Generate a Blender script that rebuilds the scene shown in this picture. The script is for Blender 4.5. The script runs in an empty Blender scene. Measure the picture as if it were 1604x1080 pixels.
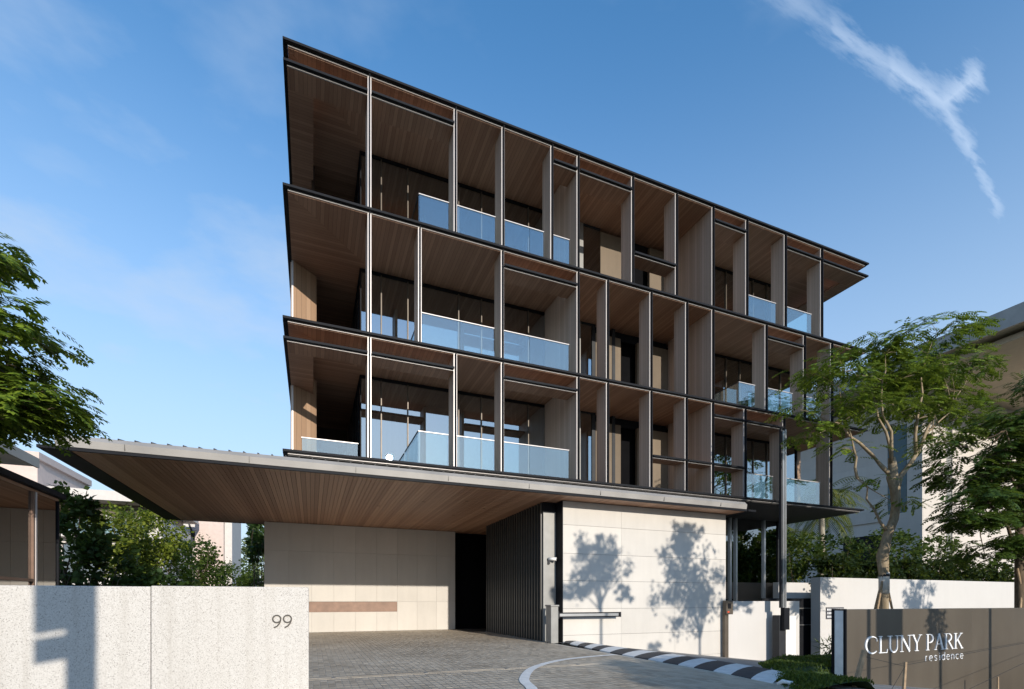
import bpy, math, random
from mathutils import Vector, Matrix
R = math.radians
random.seed(7)
scene = bpy.context.scene
col = scene.collection

# ------------------------------------------------------------------ camera
EYE = 1.24
cd = bpy.data.cameras.new("camera")
cam = bpy.data.objects.new("camera", cd); col.objects.link(cam)
cam.location = (0, 0, EYE)
cam.rotation_euler = (R(90), 0, R(-21.98))
cd.sensor_width = 36; cd.lens = 778 / 1604 * 36
cd.shift_y = 402 / 1604
cd.clip_start = 0.1; cd.clip_end = 3000
scene.camera = cam

# ------------------------------------------------------------------ sun, sky, exposure
SUN = Vector((0.1426, -1.0, 0.283)).normalized()
sl = bpy.data.lights.new("sun", 'SUN'); sl.energy = 2.4; sl.angle = R(0.55); sl.color = (1.0, 0.92, 0.81)
so = bpy.data.objects.new("sun", sl); col.objects.link(so)
so.rotation_euler = SUN.to_track_quat('Z', 'Y').to_euler(); so.location = (5, -20, 20)
scene.view_settings.view_transform = 'Standard'
scene.view_settings.look = 'None'
scene.view_settings.exposure = 0.92
scene.view_settings.gamma = 1.0
scene.view_settings.use_curve_mapping = False

world = bpy.data.worlds.new("World"); scene.world = world; world.use_nodes = True
W = world.node_tree; W.nodes.clear()
def wn(t, **k):
    n = W.nodes.new(t)
    for a, b in k.items(): setattr(n, a, b)
    return n
def wl(a, b): W.links.new(a, b)
wout = wn('ShaderNodeOutputWorld'); wbg = wn('ShaderNodeBackground'); wbg.inputs[1].default_value = 0.15
wl(wbg.outputs[0], wout.inputs[0])
sky = wn('ShaderNodeTexSky', sky_type='NISHITA'); sky.sun_disc = False
sky.sun_elevation = math.asin(SUN.z); sky.sun_rotation = math.atan2(SUN.x, SUN.y)
sky.air_density = 1.0; sky.dust_density = 0.15; sky.ozone_density = 1.6
hs = wn('ShaderNodeHueSaturation'); hs.inputs['Saturation'].default_value = 1.28; wl(sky.outputs[0], hs.inputs['Color'])
geo = wn('ShaderNodeTexCoord')
sep = wn('ShaderNodeSeparateXYZ'); wl(geo.outputs['Generated'], sep.inputs[0])
def wm(op, a, b=None, clamp=False):
    n = wn('ShaderNodeMath', operation=op); n.use_clamp = clamp
    for i, v in enumerate((a, b)):
        if v is None: continue
        if isinstance(v, (int, float)): n.inputs[i].default_value = v
        else: wl(v, n.inputs[i])
    return n.outputs[0]
def wv(op, a, b=None):
    n = wn('ShaderNodeVectorMath', operation=op)
    for i, v in enumerate((a, b)):
        if v is None: continue
        if isinstance(v, tuple): n.inputs[i].default_value = v
        else: wl(v, n.inputs[i])
    return n
ysafe = wm('MAXIMUM', sep.outputs[1], 0.05)
gx = wm('DIVIDE', sep.outputs[0], ysafe); gz = wm('DIVIDE', sep.outputs[2], ysafe)
comb = wn('ShaderNodeCombineXYZ'); wl(gx, comb.inputs[0]); wl(gz, comb.inputs[1])
P = comb.outputs[0]
nz = wn('ShaderNodeTexNoise'); nz.inputs['Scale'].default_value = 9.0; nz.inputs['Detail'].default_value = 7; nz.inputs['Roughness'].default_value = 0.62
rotm = wn('ShaderNodeMapping'); rotm.inputs['Rotation'].default_value = (0, 0, R(25)); rotm.inputs['Scale'].default_value = (0.7, 2.2, 1)
wl(P, rotm.inputs[0]); wl(rotm.outputs[0], nz.inputs[0])
nzv = wm('SUBTRACT', nz.outputs[0], 0.5)
mask = None
pts = [(1.05, 1.67), (1.214, 1.675), (1.435, 1.67), (1.699, 1.66), (1.932, 1.66), (2.152, 1.84)]
segs = [((1.08, 1.70), (1.435, 1.68), .05, .45), ((1.435, 1.68), (1.70, 1.675), .05, .75), ((1.70, 1.675), (1.96, 1.665), .055, 1.0),
        ((1.96, 1.665), (2.15, 1.83), .05, 1.0), ((1.96, 1.66), (2.10, 1.57), .045, .85), ((2.10, 1.57), (2.28, 1.42), .03, .6)]
for (a, b, w, amp) in segs:
    ab = (b[0] - a[0], b[1] - a[1], 0); l2 = ab[0] ** 2 + ab[1] ** 2
    pa = wv('SUBTRACT', P, (a[0], a[1], 0)).outputs[0]
    dt = wv('DOT_PRODUCT', pa, ab).outputs['Value']
    t = wm('DIVIDE', dt, l2, True)
    sc = wn('ShaderNodeVectorMath', operation='SCALE'); sc.inputs[0].default_value = ab; wl(t, sc.inputs['Scale'])
    d = wv('LENGTH', wv('SUBTRACT', pa, sc.outputs[0]).outputs[0]).outputs['Value']
    d2 = wm('ADD', d, wm('MULTIPLY', nzv, 0.22))
    mr = wn('ShaderNodeMapRange', interpolation_type='SMOOTHSTEP'); wl(d2, mr.inputs[0])
    mr.inputs[1].default_value = w * 1.5; mr.inputs[2].default_value = -w * .35; mr.inputs[3].default_value = 0; mr.inputs[4].default_value = amp
    mask = mr.outputs[0] if mask is None else wm('MAXIMUM', mask, mr.outputs[0])
tx = wn('ShaderNodeMapRange'); wl(nz.outputs[0], tx.inputs[0]); tx.inputs[1].default_value = .3; tx.inputs[2].default_value = .62; tx.inputs[3].default_value = .35; tx.inputs[4].default_value = 1
mask = wm('MULTIPLY', mask, tx.outputs[0])
front = wm('GREATER_THAN', sep.outputs[1], 0.06)
mask = wm('MULTIPLY', wm('MULTIPLY', mask, front), 0.72)
# thin even veil of high cirrus over the whole sky
ci = wn('ShaderNodeTexNoise'); ci.inputs['Scale'].default_value = 2.3; ci.inputs['Detail'].default_value = 6; ci.inputs['Roughness'].default_value = .55
cm = wn('ShaderNodeMapping'); cm.inputs['Scale'].default_value = (1.0, 1.0, 2.4); cm.inputs['Rotation'].default_value = (R(18), R(24), R(10)); cm.inputs['Location'].default_value = (2.15, .75, .4)
wl(geo.outputs['Generated'], cm.inputs[0]); wl(cm.outputs[0], ci.inputs[0])
cr = wn('ShaderNodeMapRange', interpolation_type='SMOOTHSTEP'); wl(ci.outputs[0], cr.inputs[0])
cr.inputs[1].default_value = .44; cr.inputs[2].default_value = .82; cr.inputs[3].default_value = 0.0; cr.inputs[4].default_value = .42
hz = wn('ShaderNodeMapRange', interpolation_type='SMOOTHSTEP'); wl(sep.outputs[2], hz.inputs[0]); hz.inputs[1].default_value = .80; hz.inputs[2].default_value = .0; hz.inputs[3].default_value = 0; hz.inputs[4].default_value = .92
# broad soft bank of thin cloud low on the left
ba, bb = (-.65, .66), (.05, .45); bd = (bb[0] - ba[0], bb[1] - ba[1], 0); bl2 = bd[0] ** 2 + bd[1] ** 2
bp = wv('SUBTRACT', P, (ba[0], ba[1], 0)).outputs[0]
bt = wm('DIVIDE', wv('DOT_PRODUCT', bp, bd).outputs['Value'], bl2, True)
bs = wn('ShaderNodeVectorMath', operation='SCALE'); bs.inputs[0].default_value = bd; wl(bt, bs.inputs['Scale'])
bdist = wv('LENGTH', wv('SUBTRACT', bp, bs.outputs[0]).outputs[0]).outputs['Value']
bn = wm('ADD', bdist, wm('MULTIPLY', wm('SUBTRACT', ci.outputs[0], .5), 1.5))
bm2 = wn('ShaderNodeMapRange', interpolation_type='SMOOTHSTEP'); wl(bn, bm2.inputs[0]); bm2.inputs[1].default_value = .42; bm2.inputs[2].default_value = -.16; bm2.inputs[3].default_value = 0; bm2.inputs[4].default_value = .75
bank = wm('MULTIPLY', bm2.outputs[0], front)
veil = wm('MAXIMUM', wm('MAXIMUM', cr.outputs[0], hz.outputs[0]), bank)
cl = wn('ShaderNodeMix', data_type='RGBA'); wl(veil, cl.inputs[0]); wl(hs.outputs[0], cl.inputs[6]); cl.inputs[7].default_value = (2.05, 2.5, 3.15, 1)
ct = wn('ShaderNodeMix', data_type='RGBA'); wl(mask, ct.inputs[0]); wl(cl.outputs[2], ct.inputs[6]); ct.inputs[7].default_value = (2.9, 3.4, 4.1, 1)
wl(ct.outputs[2], wbg.inputs[0])

# ------------------------------------------------------------------ materials
MATS = {}
class NT:
    def __init__(s, name):
        s.m = bpy.data.materials.new(name); s.m.use_nodes = True; s.t = s.m.node_tree
        s.b = s.t.nodes['Principled BSDF']; s.out = s.t.nodes['Material Output']; MATS[name] = s.m
    def n(s, t, **k):
        n = s.t.nodes.new(t)
        for a, b in k.items(): setattr(n, a, b)
        return n
    def l(s, a, b): s.t.links.new(a, b)
    def coord(s, kind='Object', scale=(1, 1, 1), rot=(0, 0, 0)):
        c = s.n('ShaderNodeTexCoord'); m = s.n('ShaderNodeMapping'); m.inputs['Scale'].default_value = scale; m.inputs['Rotation'].default_value = rot
        s.l(c.outputs[kind], m.inputs[0]); return m.outputs[0]
    def noise(s, v, scale, detail=4, rough=.55):
        n = s.n('ShaderNodeTexNoise'); n.inputs['Scale'].default_value = scale; n.inputs['Detail'].default_value = detail; n.inputs['Roughness'].default_value = rough
        s.l(v, n.inputs[0]); return n.outputs[0]
    def ramp(s, f, stops):
        r = s.n('ShaderNodeValToRGB'); s.l(f, r.inputs[0]); e = r.color_ramp.elements
        while len(e) < len(stops): e.new(.5)
        for i, (p, c) in enumerate(stops): e[i].position = p; e[i].color = (*c, 1)
        return r.outputs[0]
    def math(s, op, a, b=None):
        n = s.n('ShaderNodeMath', operation=op)
        for i, v in enumerate((a, b)):
            if v is None: continue
            if isinstance(v, (int, float)): n.inputs[i].default_value = v
            else: s.l(v, n.inputs[i])
        return n.outputs[0]
    def mix(s, f, a, b, mode='MIX'):
        n = s.n('ShaderNodeMix', data_type='RGBA', blend_type=mode)
        for i, v in ((0, f), (6, a), (7, b)):
            if isinstance(v, (int, float)): n.inputs[i].default_value = v
            elif isinstance(v, tuple): n.inputs[i].default_value = (*v, 1)
            else: s.l(v, n.inputs[i])
        return n.outputs[2]
    def bump(s, h, strength=.3, dist=.01):
        b = s.n('ShaderNodeBump'); b.inputs['Strength'].default_value = strength; b.inputs['Distance'].default_value = dist
        s.l(h, b.inputs['Height']); s.l(b.outputs[0], s.b.inputs['Normal'])
    def base(s, c): 
        if isinstance(c, tuple): s.b.inputs['Base Color'].default_value = (*c, 1)
        else: s.l(c, s.b.inputs['Base Color'])
    def set(s, rough=.6, metal=0, spec=.5):
        s.b.inputs['Roughness'].default_value = rough; s.b.inputs['Metallic'].default_value = metal; s.b.inputs['Specular IOR Level'].default_value = spec

def plain(name, c, rough=.6, metal=0, var=.12, scale=3, spec=.5):
    t = NT(name); v = t.coord(); n = t.noise(v, scale, 5)
    lo = tuple(x * (1 - var) for x in c); hi = tuple(min(1, x * (1 + var)) for x in c)
    t.base(t.ramp(n, [(.3, lo), (.7, hi)])); t.set(rough, metal, spec); return t.m

def timber(name, axis, pitch, c1, c2, joint=.06):
    """boards side by side along `axis`; each board has its own tone, grain runs along the board"""
    t = NT(name)
    c = t.n('ShaderNodeTexCoord'); sp = t.n('ShaderNodeSeparateXYZ'); t.l(c.outputs['Object'], sp.inputs[0])
    u = t.math('DIVIDE', sp.outputs[axis], pitch)
    fl = t.math('FLOOR', u); fr = t.math('FRACT', u)
    wn_ = t.n('ShaderNodeTexWhiteNoise', noise_dimensions='1D'); t.l(fl, wn_.inputs['W'])
    scl = [3.0, 3.0, 3.0]; scl[axis] = 40
    if axis == 1: pass
    long = 2 if axis in (0, 1) else 0
    m = t.n('ShaderNodeMapping'); m.inputs['Scale'].default_value = tuple(scl); t.l(c.outputs['Object'], m.inputs[0])
    g = t.noise(m.outputs[0], 1.6, 6, .6)
    bl = t.noise(c.outputs['Object'], .5, 3)
    f = t.math('ADD', t.math('MULTIPLY', wn_.outputs[0], .42), t.math('ADD', t.math('MULTIPLY', g, .5), t.math('MULTIPLY', bl, .25)))
    colr = t.ramp(f, [(.25, c1), (1.0, c2)])
    edge = t.math('MINIMUM', fr, t.math('SUBTRACT', 1, fr))
    jm = t.n('ShaderNodeMapRange'); t.l(edge, jm.inputs[0]); jm.inputs[1].default_value = 0; jm.inputs[2].default_value = joint
    colr = t.mix(jm.outputs[0], tuple(x * .42 for x in c1), colr)
    t.base(colr); t.set(.55, 0, .35); t.bump(jm.outputs[0], .5, .006)
    return t.m

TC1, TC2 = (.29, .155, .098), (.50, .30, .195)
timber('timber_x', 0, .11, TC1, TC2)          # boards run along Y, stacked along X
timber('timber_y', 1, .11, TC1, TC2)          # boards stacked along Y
timber('shaded_timber', 0, .12, (.03, .018, .012), (.06, .035, .024))  # timber colour darkened to carry the shade of the left recess
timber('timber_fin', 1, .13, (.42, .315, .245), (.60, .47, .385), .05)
timber('timber_pier', 0, .14, (.36, .23, .145), (.50, .335, .22), .05)

def plank_mat():
    t = NT('plank_wood'); o = t.n('ShaderNodeObjectInfo')
    v = t.coord('Object', (30, .8, 10)); g = t.noise(v, 1.5, 6, .6)
    f = t.math('ADD', t.math('MULTIPLY', o.outputs['Random'], .55), t.math('MULTIPLY', g, .6))
    t.base(t.ramp(f, [(.2, (.31, .165, .10)), (1, (.58, .35, .23))])); t.set(.5, 0, .4)
plank_mat()

def stone_panel(name, c, speck=.10):
    t = NT(name); v = t.coord(); o = t.n('ShaderNodeObjectInfo')
    n1 = t.noise(v, 1.1, 5); n2 = t.noise(v, 90, 3, .7); v3 = t.coord('Object', (3, 3, .35)); n3 = t.noise(v3, 1.6, 5)
    f = t.math('ADD', t.math('MULTIPLY', n1, .35), t.math('ADD', t.math('MULTIPLY', n2, .4), t.math('ADD', t.math('MULTIPLY', n3, .25), t.math('MULTIPLY', t.math('SUBTRACT', o.outputs['Random'], .5), .18))))
    t.base(t.ramp(f, [(.3, tuple(x * (1 - speck * 1.3) for x in c)), (.7, tuple(min(1, x * (1 + speck * .7)) for x in c))]))
    t.set(.75, 0, .3); t.bump(n2, .15, .003)
stone_panel('limestone', (.60, .565, .515))
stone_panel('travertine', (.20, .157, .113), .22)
stone_panel('pale_render', (.60, .575, .545), .05)
stone_panel('neighbour_stone', (.60, .55, .50), .10)

def granite():
    t = NT('speckled_granite'); v = t.coord()
    vo = t.n('ShaderNodeTexVoronoi'); vo.inputs['Scale'].default_value = 165; t.l(v, vo.inputs[0])
    wnz = t.n('ShaderNodeTexWhiteNoise', noise_dimensions='3D'); t.l(vo.outputs['Color'], wnz.inputs['Vector'])
    n1 = t.noise(v, .8, 5); n3 = t.noise(t.coord('Object', (2.5, 2.5, .3)), 1.2, 5)
    c = t.ramp(wnz.outputs[0], [(.0, (.17, .16, .15)), (.06, (.24, .22, .20)), (.11, (.48, .455, .42)), (.6, (.56, .535, .50)), (1, (.64, .62, .59))])
    c = t.mix(t.math('MULTIPLY', n1, .32), c, (.66, .60, .52)); c = t.mix(t.math('MULTIPLY', n3, .22), c, (.46, .41, .35))
    st_ = t.noise(t.coord('Object', (7, 7, .22)), 1.3, 6, .65)
    stm = t.n('ShaderNodeMapRange'); t.l(st_, stm.inputs[0]); stm.inputs[1].default_value = .52; stm.inputs[2].default_value = .75; stm.inputs[3].default_value = 0; stm.inputs[4].default_value = .35
    c = t.mix(stm.outputs[0], c, (.36, .325, .275))
    t.base(c); t.set(.7, 0, .4); t.bump(vo.outputs['Distance'], .12, .002)
granite()
plain('black_metal', (.009, .010, .013), .6, .0, .2, spec=.15)
plain('dark_metal', (.026, .028, .032), .5, .0, .2, spec=.3)
plain('champagne_trim', (.54, .505, .485), .4, .2, .05)
plain('grey_metal', (.27, .265, .25), .45, .2, .12)
plain('bronze_metal', (.115, .092, .07), .45, .3, .15)
plain('steel', (.55, .55, .55), .3, .8, .08)
plain('roof_zinc', (.33, .31, .285), .5, .1, .14, 1.2)
plain('dark_soffit', (.05, .047, .045), .7, 0, .15)
plain('interior_wall', (.24, .225, .205), .8, 0, .25)
plain('interior_ceiling', (.50, .49, .47), .8, 0, .05)
plain('curtain_cloth', (.55, .52, .47), .9, 0, .08)
plain('interior_light', (.28, .26, .23), .8, 0, .15)
plain('unlit_black', (.004, .004, .005), .9, 0, .2, spec=.1)  # near-black colour stands in for the darkness inside passage and core openings
plain('slot_bronze', (.19, .115, .08), .5, .2, .2, 4)
plain('white_paint', (.78, .77, .74), .6, 0, .1, 6)
plain('kerb_black', (.045, .046, .05), .75, 0, .25, 8)
plain('kerb_white', (.72, .72, .70), .7, 0, .12, 8)
plain('letter_white', (.86, .86, .86), .35, 0, .02)
plain('letter_black', (.03, .025, .02), .4, 0, .05)
plain('soil', (.09, .07, .05), .9, 0, .3, 2)
plain('lawn_base', (.035, .06, .014), .9, 0, .3, 3)
plain('asphalt', (.055, .055, .056), .85, 0, .25, 20)
plain('ground_green', (.05, .07, .03), .9, 0, .3, .05)
plain('house_pink', (.62, .50, .44), .8, 0, .06)
plain('soffit_beige', (.60, .50, .38), .8, 0, .06)
plain('house_white', (.62, .58, .54), .8, 0, .06)
plain('teal_panel', (.03, .085, .105), .25, 0, .15)
plain('stake_wood', (.36, .25, .15), .8, 0, .25, 12)
plain('wire', (.02, .02, .018), .6)
plain('concrete_ramp', (.26, .25, .235), .85, 0, .18, 3)
plain('tree_wrap', (.62, .60, .55), .8)
plain('roof_tile_grey', (.28, .27, .26), .6, .1, .15)
plain('sign_back', (.10, .10, .11), .5, .3)
plain('glow_red', (.8, .08, .02), .5)

def sign_face():
    t = NT('taupe_sign'); v = t.coord(); n = t.noise(v, .9, 5); n2 = t.noise(t.coord('Object', (2, 2, .25)), 1.5, 5)
    f = t.math('ADD', t.math('MULTIPLY', n, .5), t.math('MULTIPLY', n2, .5))
    t.base(t.ramp(f, [(.3, (.082, .068, .052)), (.7, (.112, .094, .072))])); t.set(.28, 0, .5)
sign_face()
def sand():
    t = NT('joint_sand'); v = t.coord(); n = t.noise(v, 14, 4)
    t.base(t.ramp(n, [(.3, (.40, .36, .30)), (.7, (.60, .55, .46))])); t.set(.9, 0, .2)
sand()
def paver():
    t = NT('paver_stone'); v = t.coord('Object'); g = t.n('ShaderNodeNewGeometry'); o = t.n('ShaderNodeObjectInfo')
    wc = t.n('ShaderNodeVectorMath', operation='ADD'); t.l(g.outputs['Position'], wc.inputs[0])
    big = t.noise(g.outputs['Position'], .55, 6, .62); fine = t.noise(g.outputs['Position'], 45, 3, .7)
    rnd = t.math('FRACT', t.math('ADD', g.outputs['Random Per Island'], o.outputs['Random']))
    f = t.math('ADD', t.math('MULTIPLY', rnd, .17), t.math('ADD', t.math('MULTIPLY', big, .6), t.math('MULTIPLY', fine, .25)))
    t.base(t.ramp(f, [(.28, (.23, .190, .142)), (.50, (.41, .35, .272)), (.75, (.56, .49, .39))])); t.set(.62, 0, .45); t.bump(fine, .2, .003)
paver()

def glass(name, f0, tint, rough=0.0, power=5, refl=(1, 1, 1)):
    t = NT(name); t.t.nodes.remove(t.b)
    lw = t.n('ShaderNodeLayerWeight'); lw.inputs[0].default_value = .5
    fr = t.math('POWER', lw.outputs['Facing'], power)
    fac = t.math('ADD', f0, t.math('MULTIPLY', fr, 1 - f0))
    tr = t.n('ShaderNodeBsdfTransparent'); tr.inputs[0].default_value = (*tint, 1)
    gl = t.n('ShaderNodeBsdfGlossy'); gl.inputs['Roughness'].default_value = rough; gl.inputs[0].default_value = (*refl, 1)
    mx = t.n('ShaderNodeMixShader'); t.l(fac, mx.inputs[0]); t.l(tr.outputs[0], mx.inputs[1]); t.l(gl.outputs[0], mx.inputs[2])
    t.l(mx.outputs[0], t.out.inputs[0])
glass('window_glass', .42, (.34, .38, .39), 0.0, 4, (.86, .95, 1))
glass('balustrade_glass', .23, (.74, .86, .86), 0.01, 4)
glass('dark_glass', .30, (.10, .115, .12), 0.0, 4)

def leaf(name, c1, c2, tr=.35, rough=.55):
    t = NT(name); g = t.n('ShaderNodeNewGeometry')
    big = t.noise(g.outputs['Position'], 1.1, 3)
    f = t.math('ADD', t.math('MULTIPLY', g.outputs['Random Per Island'], .75), t.math('MULTIPLY', big, .3))
    c = t.ramp(f, [(.2, c1), (.85, c2)]); t.base(c); t.set(rough, 0, .25)
    tl = t.n('ShaderNodeBsdfTranslucent'); t.l(t.mix(.5, c, (.20, .26, .03)), tl.inputs[0])
    mx = t.n('ShaderNodeMixShader'); mx.inputs[0].default_value = tr
    t.l(t.b.outputs[0], mx.inputs[1]); t.l(tl.outputs[0], mx.inputs[2]); t.l(mx.outputs[0], t.out.inputs[0])
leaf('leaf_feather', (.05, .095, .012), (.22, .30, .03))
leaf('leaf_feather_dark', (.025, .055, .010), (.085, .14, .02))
leaf('leaf_bright', (.08, .12, .014), (.23, .27, .035))
leaf('leaf_deep', (.015, .035, .010), (.045, .085, .02))
leaf('leaf_hedge', (.010, .022, .007), (.035, .06, .014))
leaf('leaf_palm', (.05, .075, .012), (.16, .17, .035))
leaf('leaf_street', (.03, .06, .012), (.08, .12, .02))
leaf('leaf_pale', (.09, .13, .06), (.19, .24, .11))
leaf('grass_blade', (.035, .065, .010), (.10, .145, .025))
def bark(name, c1, c2):
    t = NT(name); v = t.coord('Object', (9, 9, 2.2)); n = t.noise(v, 2, 6, .65)
    t.base(t.ramp(n, [(.3, c1), (.7, c2)])); t.set(.85, 0, .2); t.bump(n, .5, .02)
bark('bark_pale', (.21, .16, .10), (.40, .32, .22))
bark('bark_dark', (.07, .05, .035), (.16, .12, .08))
bark('bark_palm', (.22, .19, .14), (.42, .38, .30))

# ------------------------------------------------------------------ mesh helpers
class MB:
    def __init__(s): s.v = []; s.f = []
    def quad(s, a, b, c, d):
        i = len(s.v); s.v += [tuple(a), tuple(b), tuple(c), tuple(d)]; s.f.append((i, i + 1, i + 2, i + 3)); return s
    def tri(s, a, b, c):
        i = len(s.v); s.v += [tuple(a), tuple(b), tuple(c)]; s.f.append((i, i + 1, i + 2)); return s
    def box(s, x0, x1, y0, y1, z0, z1):
        i = len(s.v)
        s.v += [(x0, y0, z0), (x1, y0, z0), (x1, y1, z0), (x0, y1, z0), (x0, y0, z1), (x1, y0, z1), (x1, y1, z1), (x0, y1, z1)]
        s.f += [tuple(i + k for k in q) for q in ((0, 3, 2, 1), (4, 5, 6, 7), (0, 1, 5, 4), (1, 2, 6, 5), (2, 3, 7, 6), (3, 0, 4, 7))]; return s
    def prism(s, poly, axis, a0, a1):
        """extrude a 2-D polygon along axis 0/1/2"""
        n = len(poly); i = len(s.v)
        def p3(p, a):
            return {0: (a, p[0], p[1]), 1: (p[0], a, p[1]), 2: (p[0], p[1], a)}[axis]
        s.v += [p3(p, a0) for p in poly] + [p3(p, a1) for p in poly]
        for k in range(n):
            k2 = (k + 1) % n; s.f.append((i + k, i + k2, i + n + k2, i + n + k))
        s.f.append(tuple(i + k for k in range(n - 1, -1, -1))); s.f.append(tuple(i + n + k for k in range(n))); return s
    def tube(s, pts, rad, n=8, cap=True):
        pts = [Vector(p) for p in pts]; base = len(s.v)
        ref = Vector((0.31, 0.17, 0.93))
        for k, p in enumerate(pts):
            d = (pts[min(k + 1, len(pts) - 1)] - pts[max(k - 1, 0)]).normalized()
            u = d.cross(Vector((1, 0, 0)) if abs(d.x) < .8 else Vector((0, 1, 0))).normalized(); w = d.cross(u)
            r = rad[k] if isinstance(rad, (list, tuple)) else rad
            for j in range(n):
                a = 2 * math.pi * j / n; s.v.append(tuple(p + (u * math.cos(a) + w * math.sin(a)) * r))
        for k in range(len(pts) - 1):
            for j in range(n):
                j2 = (j + 1) % n
                s.f.append((base + k * n + j, base + k * n + j2, base + (k + 1) * n + j2, base + (k + 1) * n + j))
        if cap:
            s.f.append(tuple(base + j for j in range(n - 1, -1, -1))); s.f.append(tuple(base + (len(pts) - 1) * n + j for j in range(n)))
        return s
    def build(s, name, mat, parent=None, smooth=False, bevel=0, origin=None):
        off = Vector((0, 0, 0))
        if origin is not None: off = Vector(origin)
        elif parent is not None: off = wloc(parent)
        me = bpy.data.meshes.new(name)
        me.from_pydata([(a - off.x, b - off.y, c - off.z) for a, b, c in s.v], [], s.f); me.update()
        if smooth:
            me.polygons.foreach_set('use_smooth', [True] * len(me.polygons))
        me.materials.append(MATS[mat] if isinstance(mat, str) else mat)
        o = bpy.data.objects.new(name, me); col.objects.link(o)
        if parent is not None:
            o.parent = parent
            if origin is not None: o.location = off - wloc(parent)
        elif origin is not None: o.location = off
        if bevel:
            m = o.modifiers.new('bevel', 'BEVEL'); m.width = bevel; m.segments = 2; m.limit_method = 'ANGLE'
        return o
def wloc(o):
    v = Vector(o.location)
    while o.parent is not None: o = o.parent; v = v + Vector(o.location)
    return v
def tag(o, label=None, cat=None, group=None, kind=None):
    for k, v in (('label', label), ('category', cat), ('group', group), ('kind', kind)):
        if v: o[k] = v
    return o
def empty(name, loc, label=None, cat=None, group=None):
    o = bpy.data.objects.new(name, None); o.empty_display_size = .3; o.location = loc; col.objects.link(o)
    return tag(o, label, cat, group)
def bx(name, mat, parent, *b, bevel=0): return MB().box(*b).build(name, mat, parent, bevel=bevel)

# ------------------------------------------------------------------ ground, road, driveway
g = MB().quad((-900, -900, -1.45), (900, -900, -1.45), (900, 1500, -1.45), (-900, 1500, -1.45)).build('ground', 'ground_green'); tag(g, kind='structure')
rd = MB().box(-120, 140, -14, 4.6, -1.3, -.5).build('road', 'asphalt'); tag(rd, kind='structure')
gd = MB().box(-60, -.45, 6.75, 70, -1.3, .0).build('garden_ground', 'soil'); tag(gd, kind='structure')
drv = MB().box(-.45, 6.62, 4.6, 21.3, -1.3, -.006).build('driveway', 'joint_sand'); tag(drv, kind='structure')
# ramp lane falling to the right behind the striped kerb
rm = MB()
xs = [7.0, 7.3, 8.5, 10, 12, 14, 16, 18, 22, 26]
def ramp_z(x): return -.02 if x < 7.3 else max(-1.25, -.02 - .115 * (x - 7.3))
for a, b in zip(xs[:-1], xs[1:]):
    rm.quad((a, 4.6, ramp_z(a)), (b, 4.6, ramp_z(b)), (b, 21, ramp_z(b)), (a, 21, ramp_z(a)))
o = rm.build('ramp_lane', 'concrete_ramp'); tag(o, kind='structure')

# white painted curve on the paving (polyline in the ground plane)
def smooth_line(p, n=10):
    out = []
    for i in range(len(p) - 1):
        p0, p1, p2, p3 = p[max(i - 1, 0)], p[i], p[i + 1], p[min(i + 2, len(p) - 1)]
        for k in range(n):
            t = k / n
            out.append(tuple(.5 * (2 * p1[j] + (p2[j] - p0[j]) * t + (2 * p0[j] - 5 * p1[j] + 4 * p2[j] - p3[j]) * t * t + (3 * p1[j] - p0[j] - 3 * p2[j] + p3[j]) * t ** 3) for j in (0, 1)))
    return out + [p[-1]]
def ribbon(mb, line, w, z):
    L, Rr = [], []
    for i, p in enumerate(line):
        a = line[max(i - 1, 0)]; b = line[min(i + 1, len(line) - 1)]
        d = Vector((b[0] - a[0], b[1] - a[1])).normalized(); n = Vector((-d.y, d.x)) * (w / 2)
        L.append((p[0] + n.x, p[1] + n.y, z)); Rr.append((p[0] - n.x, p[1] - n.y, z))
    for i in range(len(line) - 1): mb.quad(Rr[i], Rr[i + 1], L[i + 1], L[i])
line = smooth_line([(2.62, 5.2), (2.72, 5.9), (2.91, 6.48), (3.14, 7.26), (3.82, 8.39), (4.72, 9.19), (5.61, 9.56), (6.50, 9.74)])
mb = MB(); ribbon(mb, line, .16, .0075); mb.build('painted_line', 'white_paint', drv)

# pavers: 100 x 200 mm stones, the 300 that show largest are parts, the rest one joined part
PW, PL, GAP = .104, .208, .008
pm = MB()
def paver_geo(mb, cx, cy, cz, w=PW - GAP, l=PL - GAP):
    x0, x1, y0, y1 = cx - w / 2, cx + w / 2, cy - l / 2, cy + l / 2; b = .003; i = len(mb.v)
    mb.v += [(x0, y0, cz - .012), (x1, y0, cz - .012), (x1, y1, cz - .012), (x0, y1, cz - .012),
             (x0, y0, cz - .003), (x1, y0, cz - .003), (x1, y1, cz - .003), (x0, y1, cz - .003),
             (x0 + b, y0 + b, cz), (x1 - b, y0 + b, cz), (x1 - b, y1 - b, cz), (x0 + b, y1 - b, cz)]
    mb.f += [tuple(i + k for k in q) for q in ((8, 9, 10, 11), (0, 1, 5, 4), (1, 2, 6, 5), (2, 3, 7, 6), (3, 0, 4, 7), (4, 5, 9, 8), (5, 6, 10, 9), (6, 7, 11, 10), (7, 4, 8, 11))]
one = MB(); paver_geo(one, 0, 0, 0)
pme = bpy.data.meshes.new('paver'); pme.from_pydata(one.v, [], one.f); pme.materials.append(MATS['paver_stone'])
cells = []
ny = int((21.2 - 4.65) / PL); nx = int((6.55 + .40) / PW)
for j in range(ny):
    y = 4.65 + PL * (j + .5)
    if abs(y - 8.52) < .15: continue
    for i in range(nx):
        x = -.40 + PW * (i + .5)
        cells.append((x, y, (j * 7 + i * 13)))
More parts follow.
